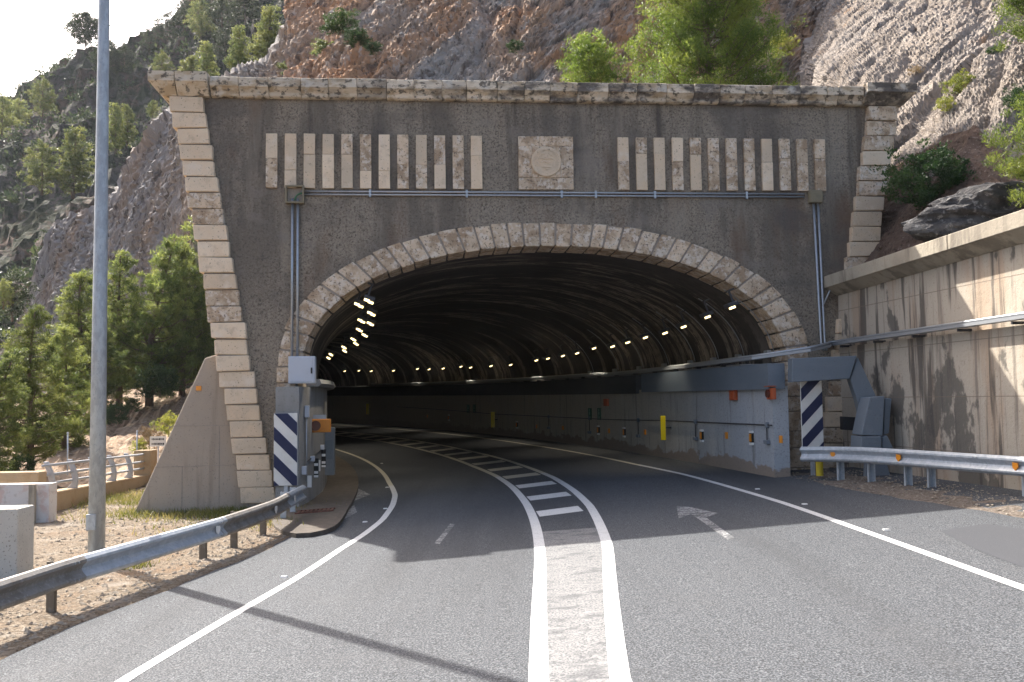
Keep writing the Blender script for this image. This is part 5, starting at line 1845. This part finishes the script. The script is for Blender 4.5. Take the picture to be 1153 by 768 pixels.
GRP = 'pines below the portal on the left'
for kd, x, y, h, Y, w, lab in [
    ('pineB', 34, 542, 200, 31, 1.0, 'tall yellow-green pine rising behind the parapet wall, left of the lamp post'),
    ('pineC', -12, 540, 150, 28, 1.25, 'bright pine cut by the picture edge behind the parapet wall'),
    ('pineA', 72, 528, 165, 36, 1.05, 'pine just left of the lamp post behind the bridge railing'),
    ('pineA', 92, 468, 168, 46, 1.25, 'spreading pine directly behind the lower lamp post'),
    ('pineB', 134, 462, 182, 50, 1.05, 'pine right of the lamp post with a rounded crown'),
    ('pineC', 168, 458, 200, 49, 1.1, 'tallest pine in the middle of the grove beside the portal'),
    ('pineB', 205, 456, 188, 51, 1.0, 'pine close to the portal quoins above the wing wall'),
    ('pineA', 222, 452, 212, 54, 1.2, 'pine half hidden behind the portal quoin stones'),
    ('pineC', 112, 474, 128, 44, 1.1, 'lower dark pine in front of the grove by the lamp post')]:
    plant(kd, x, y, h, Y, lab, 'pine tree', GRP, w)
for kd, x, y, h, Y, lab in [('shrub', 148, 464, 15, 47, 'round green bush on the soil slope above the railing'), ('shrubL', 190, 492, 24, 36, 'yellow-green bush touching the wing wall edge'), ('shrubL', 157, 512, 16, 31, 'low yellow-green bush above the railing end pillar'),
                            ('dry', 168, 506, 24, 31.5, 'brown dry bush beside the small white sign'), ('shrub', 180, 448, 34, 46, 'dark bush under the pines by the wing wall'), ('shrub', 128, 478, 22, 42, 'dark bush behind the right edge of the lamp post'), ('shrub', 20, 540, 26, 29, 'shaded bush low behind the parapet coping')]:
    plant(kd, x, y, h, Y, lab, 'bush', 'bushes on the slope above the railing', 1.0)
HG = 'pines on the far hillside'
for kd, x, y, h, Y, w, lab in [
    ('umbrella', 97, 62, 50, 182, 1.0, 'lone umbrella-shaped pine on the skyline left of the lamp post'),
    ('farA', 47, 214, 62, 108, 1.0, 'left one of two round pines on the middle hillside'),
    ('farB', 82, 218, 82, 106, 1.2, 'taller of two pines on the middle hillside left of the lamp post'),
    ('farB', 130, 168, 60, 112, .9, 'slim dark pine just right of the lamp post above the spur'),
    ('farB', 143, 160, 50, 114, .9, 'second slim pine right of the lamp post above the grey spur'),
    ('farA', 172, 128, 22, 100, 1.0, 'small pine at the top of the grey spur beside the quoin'),
    ('farA', 183, 92, 40, 125, 1.0, 'round pine over the left end of the cornice'),
    ('farB', 214, 96, 42, 90, 1.5, 'broad pine right above the left cornice block'),
    ('farB', 233, 92, 55, 95, 1.0, 'pointed pine behind the broad one over the cornice'),
    ('farB', 268, 80, 60, 80, 1.1, 'pine between the broad cornice pine and the bright tall one'),
    ('farB', 302, 74, 78, 74, 1.15, 'bright tall pine at the left edge of the cliff'),
    ('farA', 48, 128, 46, 150, 1.0, 'skyline pine on the left shoulder of the hill'),
    ('farA', 20, 140, 34, 150, 1.2, 'skyline pine farthest left'),
    ('farA', 2, 150, 50, 140, 1.0, 'pine at the left picture edge on the ridge'),
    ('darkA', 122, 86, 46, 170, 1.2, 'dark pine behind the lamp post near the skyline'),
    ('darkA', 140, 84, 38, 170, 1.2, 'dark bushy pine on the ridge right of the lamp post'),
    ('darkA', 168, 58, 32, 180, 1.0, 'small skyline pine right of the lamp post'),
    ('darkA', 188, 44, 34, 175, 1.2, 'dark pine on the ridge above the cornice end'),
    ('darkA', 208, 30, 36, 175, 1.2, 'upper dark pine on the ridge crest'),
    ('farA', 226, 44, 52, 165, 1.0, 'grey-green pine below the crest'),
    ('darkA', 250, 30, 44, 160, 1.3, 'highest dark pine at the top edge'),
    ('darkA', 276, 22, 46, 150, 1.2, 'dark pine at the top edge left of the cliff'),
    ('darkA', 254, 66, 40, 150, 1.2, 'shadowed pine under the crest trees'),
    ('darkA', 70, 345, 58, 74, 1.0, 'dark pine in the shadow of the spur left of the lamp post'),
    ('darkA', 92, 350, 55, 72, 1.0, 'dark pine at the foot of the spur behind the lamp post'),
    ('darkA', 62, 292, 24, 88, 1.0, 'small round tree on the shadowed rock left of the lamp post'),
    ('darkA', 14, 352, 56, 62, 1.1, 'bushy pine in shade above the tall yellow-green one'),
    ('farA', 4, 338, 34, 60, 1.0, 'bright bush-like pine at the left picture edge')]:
    plant(kd, x, y, h, Y, lab, 'pine tree', HG, w, sink=.6)
# undergrowth over the far hillside: one mass
mb_pts = []
Vs, Fs, nb = [], [], 0
rs = np.random.default_rng(5)
dg_v = np.array([v.co[:] for v in hill.data.vertices])
for _ in range(4600):
    i = rs.integers(20, 230); j = int(rs.uniform(8, 116))
    p = dg_v[i * 131 + j]
    if mnoise.noise((p[0] * .03, p[1] * .03, p[2] * .05)) < -.12 or p[1] < 62: continue
    r_ = rs.uniform(.5, 1.5) * (1 if p[1] > 80 else .45)
    m_ = 46
    off = rs.normal(0, .5, (m_, 3)) * r_ * np.array([1.2, 1.2, .8])
    V, Fc = leaf_cloud(p + off + np.array([0, 0, r_ * .3]), p[None, :], .55 * r_, .45)
    Vs.append(V); Fs.append(Fc + nb); nb += len(V)
um = bpy.data.objects.new('undergrowth', mesh_from('undergrowth', np.vstack(Vs), np.vstack(Fs), M['scrub_dark']))
COL.objects.link(um)
tag(um, 'scrubby undergrowth covering the far hillside', None, None, 'stuff')

# trees on top of the portal
big = make_tree('pine_tree', 6.4, 4.5, 'dome', M['pine_bright'], 150, .27, 120000, .10, .22, .02, 31, trunk_r=.13, spread=1.6)
pbg = at(797, 142, 27.2)
big.location = tuple(pbg)
tag(big, 'large bright green pine growing on top of the portal right of the medallion', 'pine tree')
sm = make_tree('young_pine_tree', 1.5, 1.55, 'dome', M['pine_bright'], 60, .17, 15000, .085, .24, .02, 32, trunk_r=.04, spread=1.3)
sm.location = tuple(at(664, 106, 24.6))
tag(sm, 'small rounded young pine on the portal top left of the large one', 'pine tree')
# right-hand side
rt = make_tree('pine_tree', 2.5, 2.9, 'round', M['pine_bright'], 80, .20, 46000, .075, .22, .05, 33, trunk_r=.08)
p = at(1222, 246, 17.0)
rt.location = tuple(p)
tag(rt, 'bright pine leaning in from the right edge above the boulder', 'pine tree')
rt2 = make_tree('pine_tree', 4.6, 3.6, 'round', M['pine_bright'], 80, .24, 46000, .085, .22, .04, 34, trunk_r=.09)
p = at(1192, 56, 22.0)
rt2.location = tuple(p)
tag(rt2, 'pine hanging over the rock at the top right corner', 'pine tree')
plant('shrub', 1046, 234, 60, 20.4, 'dense dark green bush on the soil bank behind the portal corner', 'bush', None, 1.15)
for kd, x, y, h, Y, lab, w in [('shrub', 1078, 232, 40, 20.4, 'thin grey-green bush right of the dark dense bush', .8), ('shrubL', 1082, 112, 28, 26, 'bright yellow-green bush in the rock gully', 1.0), ('dry', 1094, 110, 18, 25.8, 'brown dry bush beside the bright gully bush', 1.0),
                               ('shrubL', 1066, 126, 16, 25.2, 'small yellowish tuft below the gully bush', 1.2), ('dry', 1031, 84, 10, 29.5, 'tiny ochre tuft on the pale rock slope', 1.3), ('shrub', 1120, 68, 14, 27, 'small dark bush on the pale rock slope', 1.3),
                               ('shrub', 1148, 124, 24, 22.5, 'dark bush above the right edge pine', 1.0), ('shrubL', 881, 64, 26, 33, 'yellow-green shrub right of the large portal pine', .9), ('shrub', 1058, 262, 16, 19.8, 'low dusty bush on the soil bank below the dark bush', 1.0)]:
    plant(kd, x, y, h, Y, lab, 'bush', 'bushes on the rocks right of the portal', w)
for kd, x, y, h, Y, lab in [('shrub', 404, 52, 18, 36.5, 'bright little bush on the cliff ledge above the cornice'), ('shrub', 383, 40, 26, 38, 'dark bush on the upper left of the cliff'), ('shrub', 420, 60, 12, 35.5, 'low dark bush right of the bright ledge bush'), ('shrub', 580, 58, 12, 35, 'single dark bush on the middle of the cliff'),
                            ('scrub', 330, 88, 18, 44, 'grey-green bush at the foot of the cliff left of the strips'), ('scrub', 366, 70, 20, 40, 'shadowed bush under the upper left cliff bush')]:
    plant(kd, x, y, h, Y, lab, 'bush', 'bushes on the cliff', 1.2)

# ------------------------------------------------------------------ air
m, nt = new_mat('hazy_air')
ho = N(nt, 'ShaderNodeOutputMaterial')
pv = N(nt, 'ShaderNodeVolumePrincipled')
pv.inputs['Color'].default_value = (.82, .88, .95, 1)
pv.inputs['Density'].default_value = .00013
pv.inputs['Anisotropy'].default_value = .2
nt.links.new(pv.outputs[0], ho.inputs['Volume'])
hz = MB().box((0, 130, 55), 840, 380, 115).build('haze', m)
tag(hz, 'thin pale haze between the road and the far hills', None, None, 'stuff')

# ------------------------------------------------------------------ light, sky, camera
SUN_AZ, SUN_EL = -41.0, 44.3             # azimuth from +Y, clockwise positive
sd_ = Vector((math.sin(R(SUN_AZ)) * math.cos(R(SUN_EL)), math.cos(R(SUN_AZ)) * math.cos(R(SUN_EL)), math.sin(R(SUN_EL))))
sun = bpy.data.lights.new('sun', 'SUN')
sun.energy = 4.6
sun.angle = R(.5)
sun.color = (1.0, .96, .90)
so = bpy.data.objects.new('sun', sun)
so.rotation_euler = sd_.to_track_quat('Z', 'Y').to_euler()
COL.objects.link(so)
w = bpy.data.worlds.new('World')
SC.world = w
w.use_nodes = True
wn_ = w.node_tree
bg = wn_.nodes['Background']
sky = wn_.nodes.new('ShaderNodeTexSky')
sky.sky_type = 'NISHITA'
sky.sun_disc = False
sky.sun_elevation = R(SUN_EL)
sky.sun_rotation = R(SUN_AZ)
sky.air_density = .8
sky.dust_density = 5.0
sky.ozone_density = .4
wn_.links.new(sky.outputs[0], bg.inputs[0])
bg.inputs[1].default_value = .15

cam = bpy.data.cameras.new('camera')
cam.sensor_width = 36
cam.lens = 36 * FPX / 1153
cam.clip_end = 3000
co = bpy.data.objects.new('camera', cam)
Fv = Vector((0, CP, SP)); Xv = Vector((1, 0, 0)); Uv = Vector((0, -SP, CP))
rv, uv_ = CR * Xv - SR * Uv, SR * Xv + CR * Uv
co.matrix_world = Matrix(((rv.x, uv_.x, -Fv.x, 0), (rv.y, uv_.y, -Fv.y, 0), (rv.z, uv_.z, -Fv.z, HEYE), (0, 0, 0, 1)))
COL.objects.link(co)
SC.camera = co
SC.view_settings.view_transform = 'Standard'
SC.view_settings.look = 'None'
SC.view_settings.exposure = 1.45
SC.view_settings.gamma = 1
SC.view_settings.use_white_balance = True
SC.view_settings.white_balance_temperature = 6600
SC.render.engine = 'CYCLES'
SC.cycles.use_denoising = True
SC.cycles.max_bounces = 6
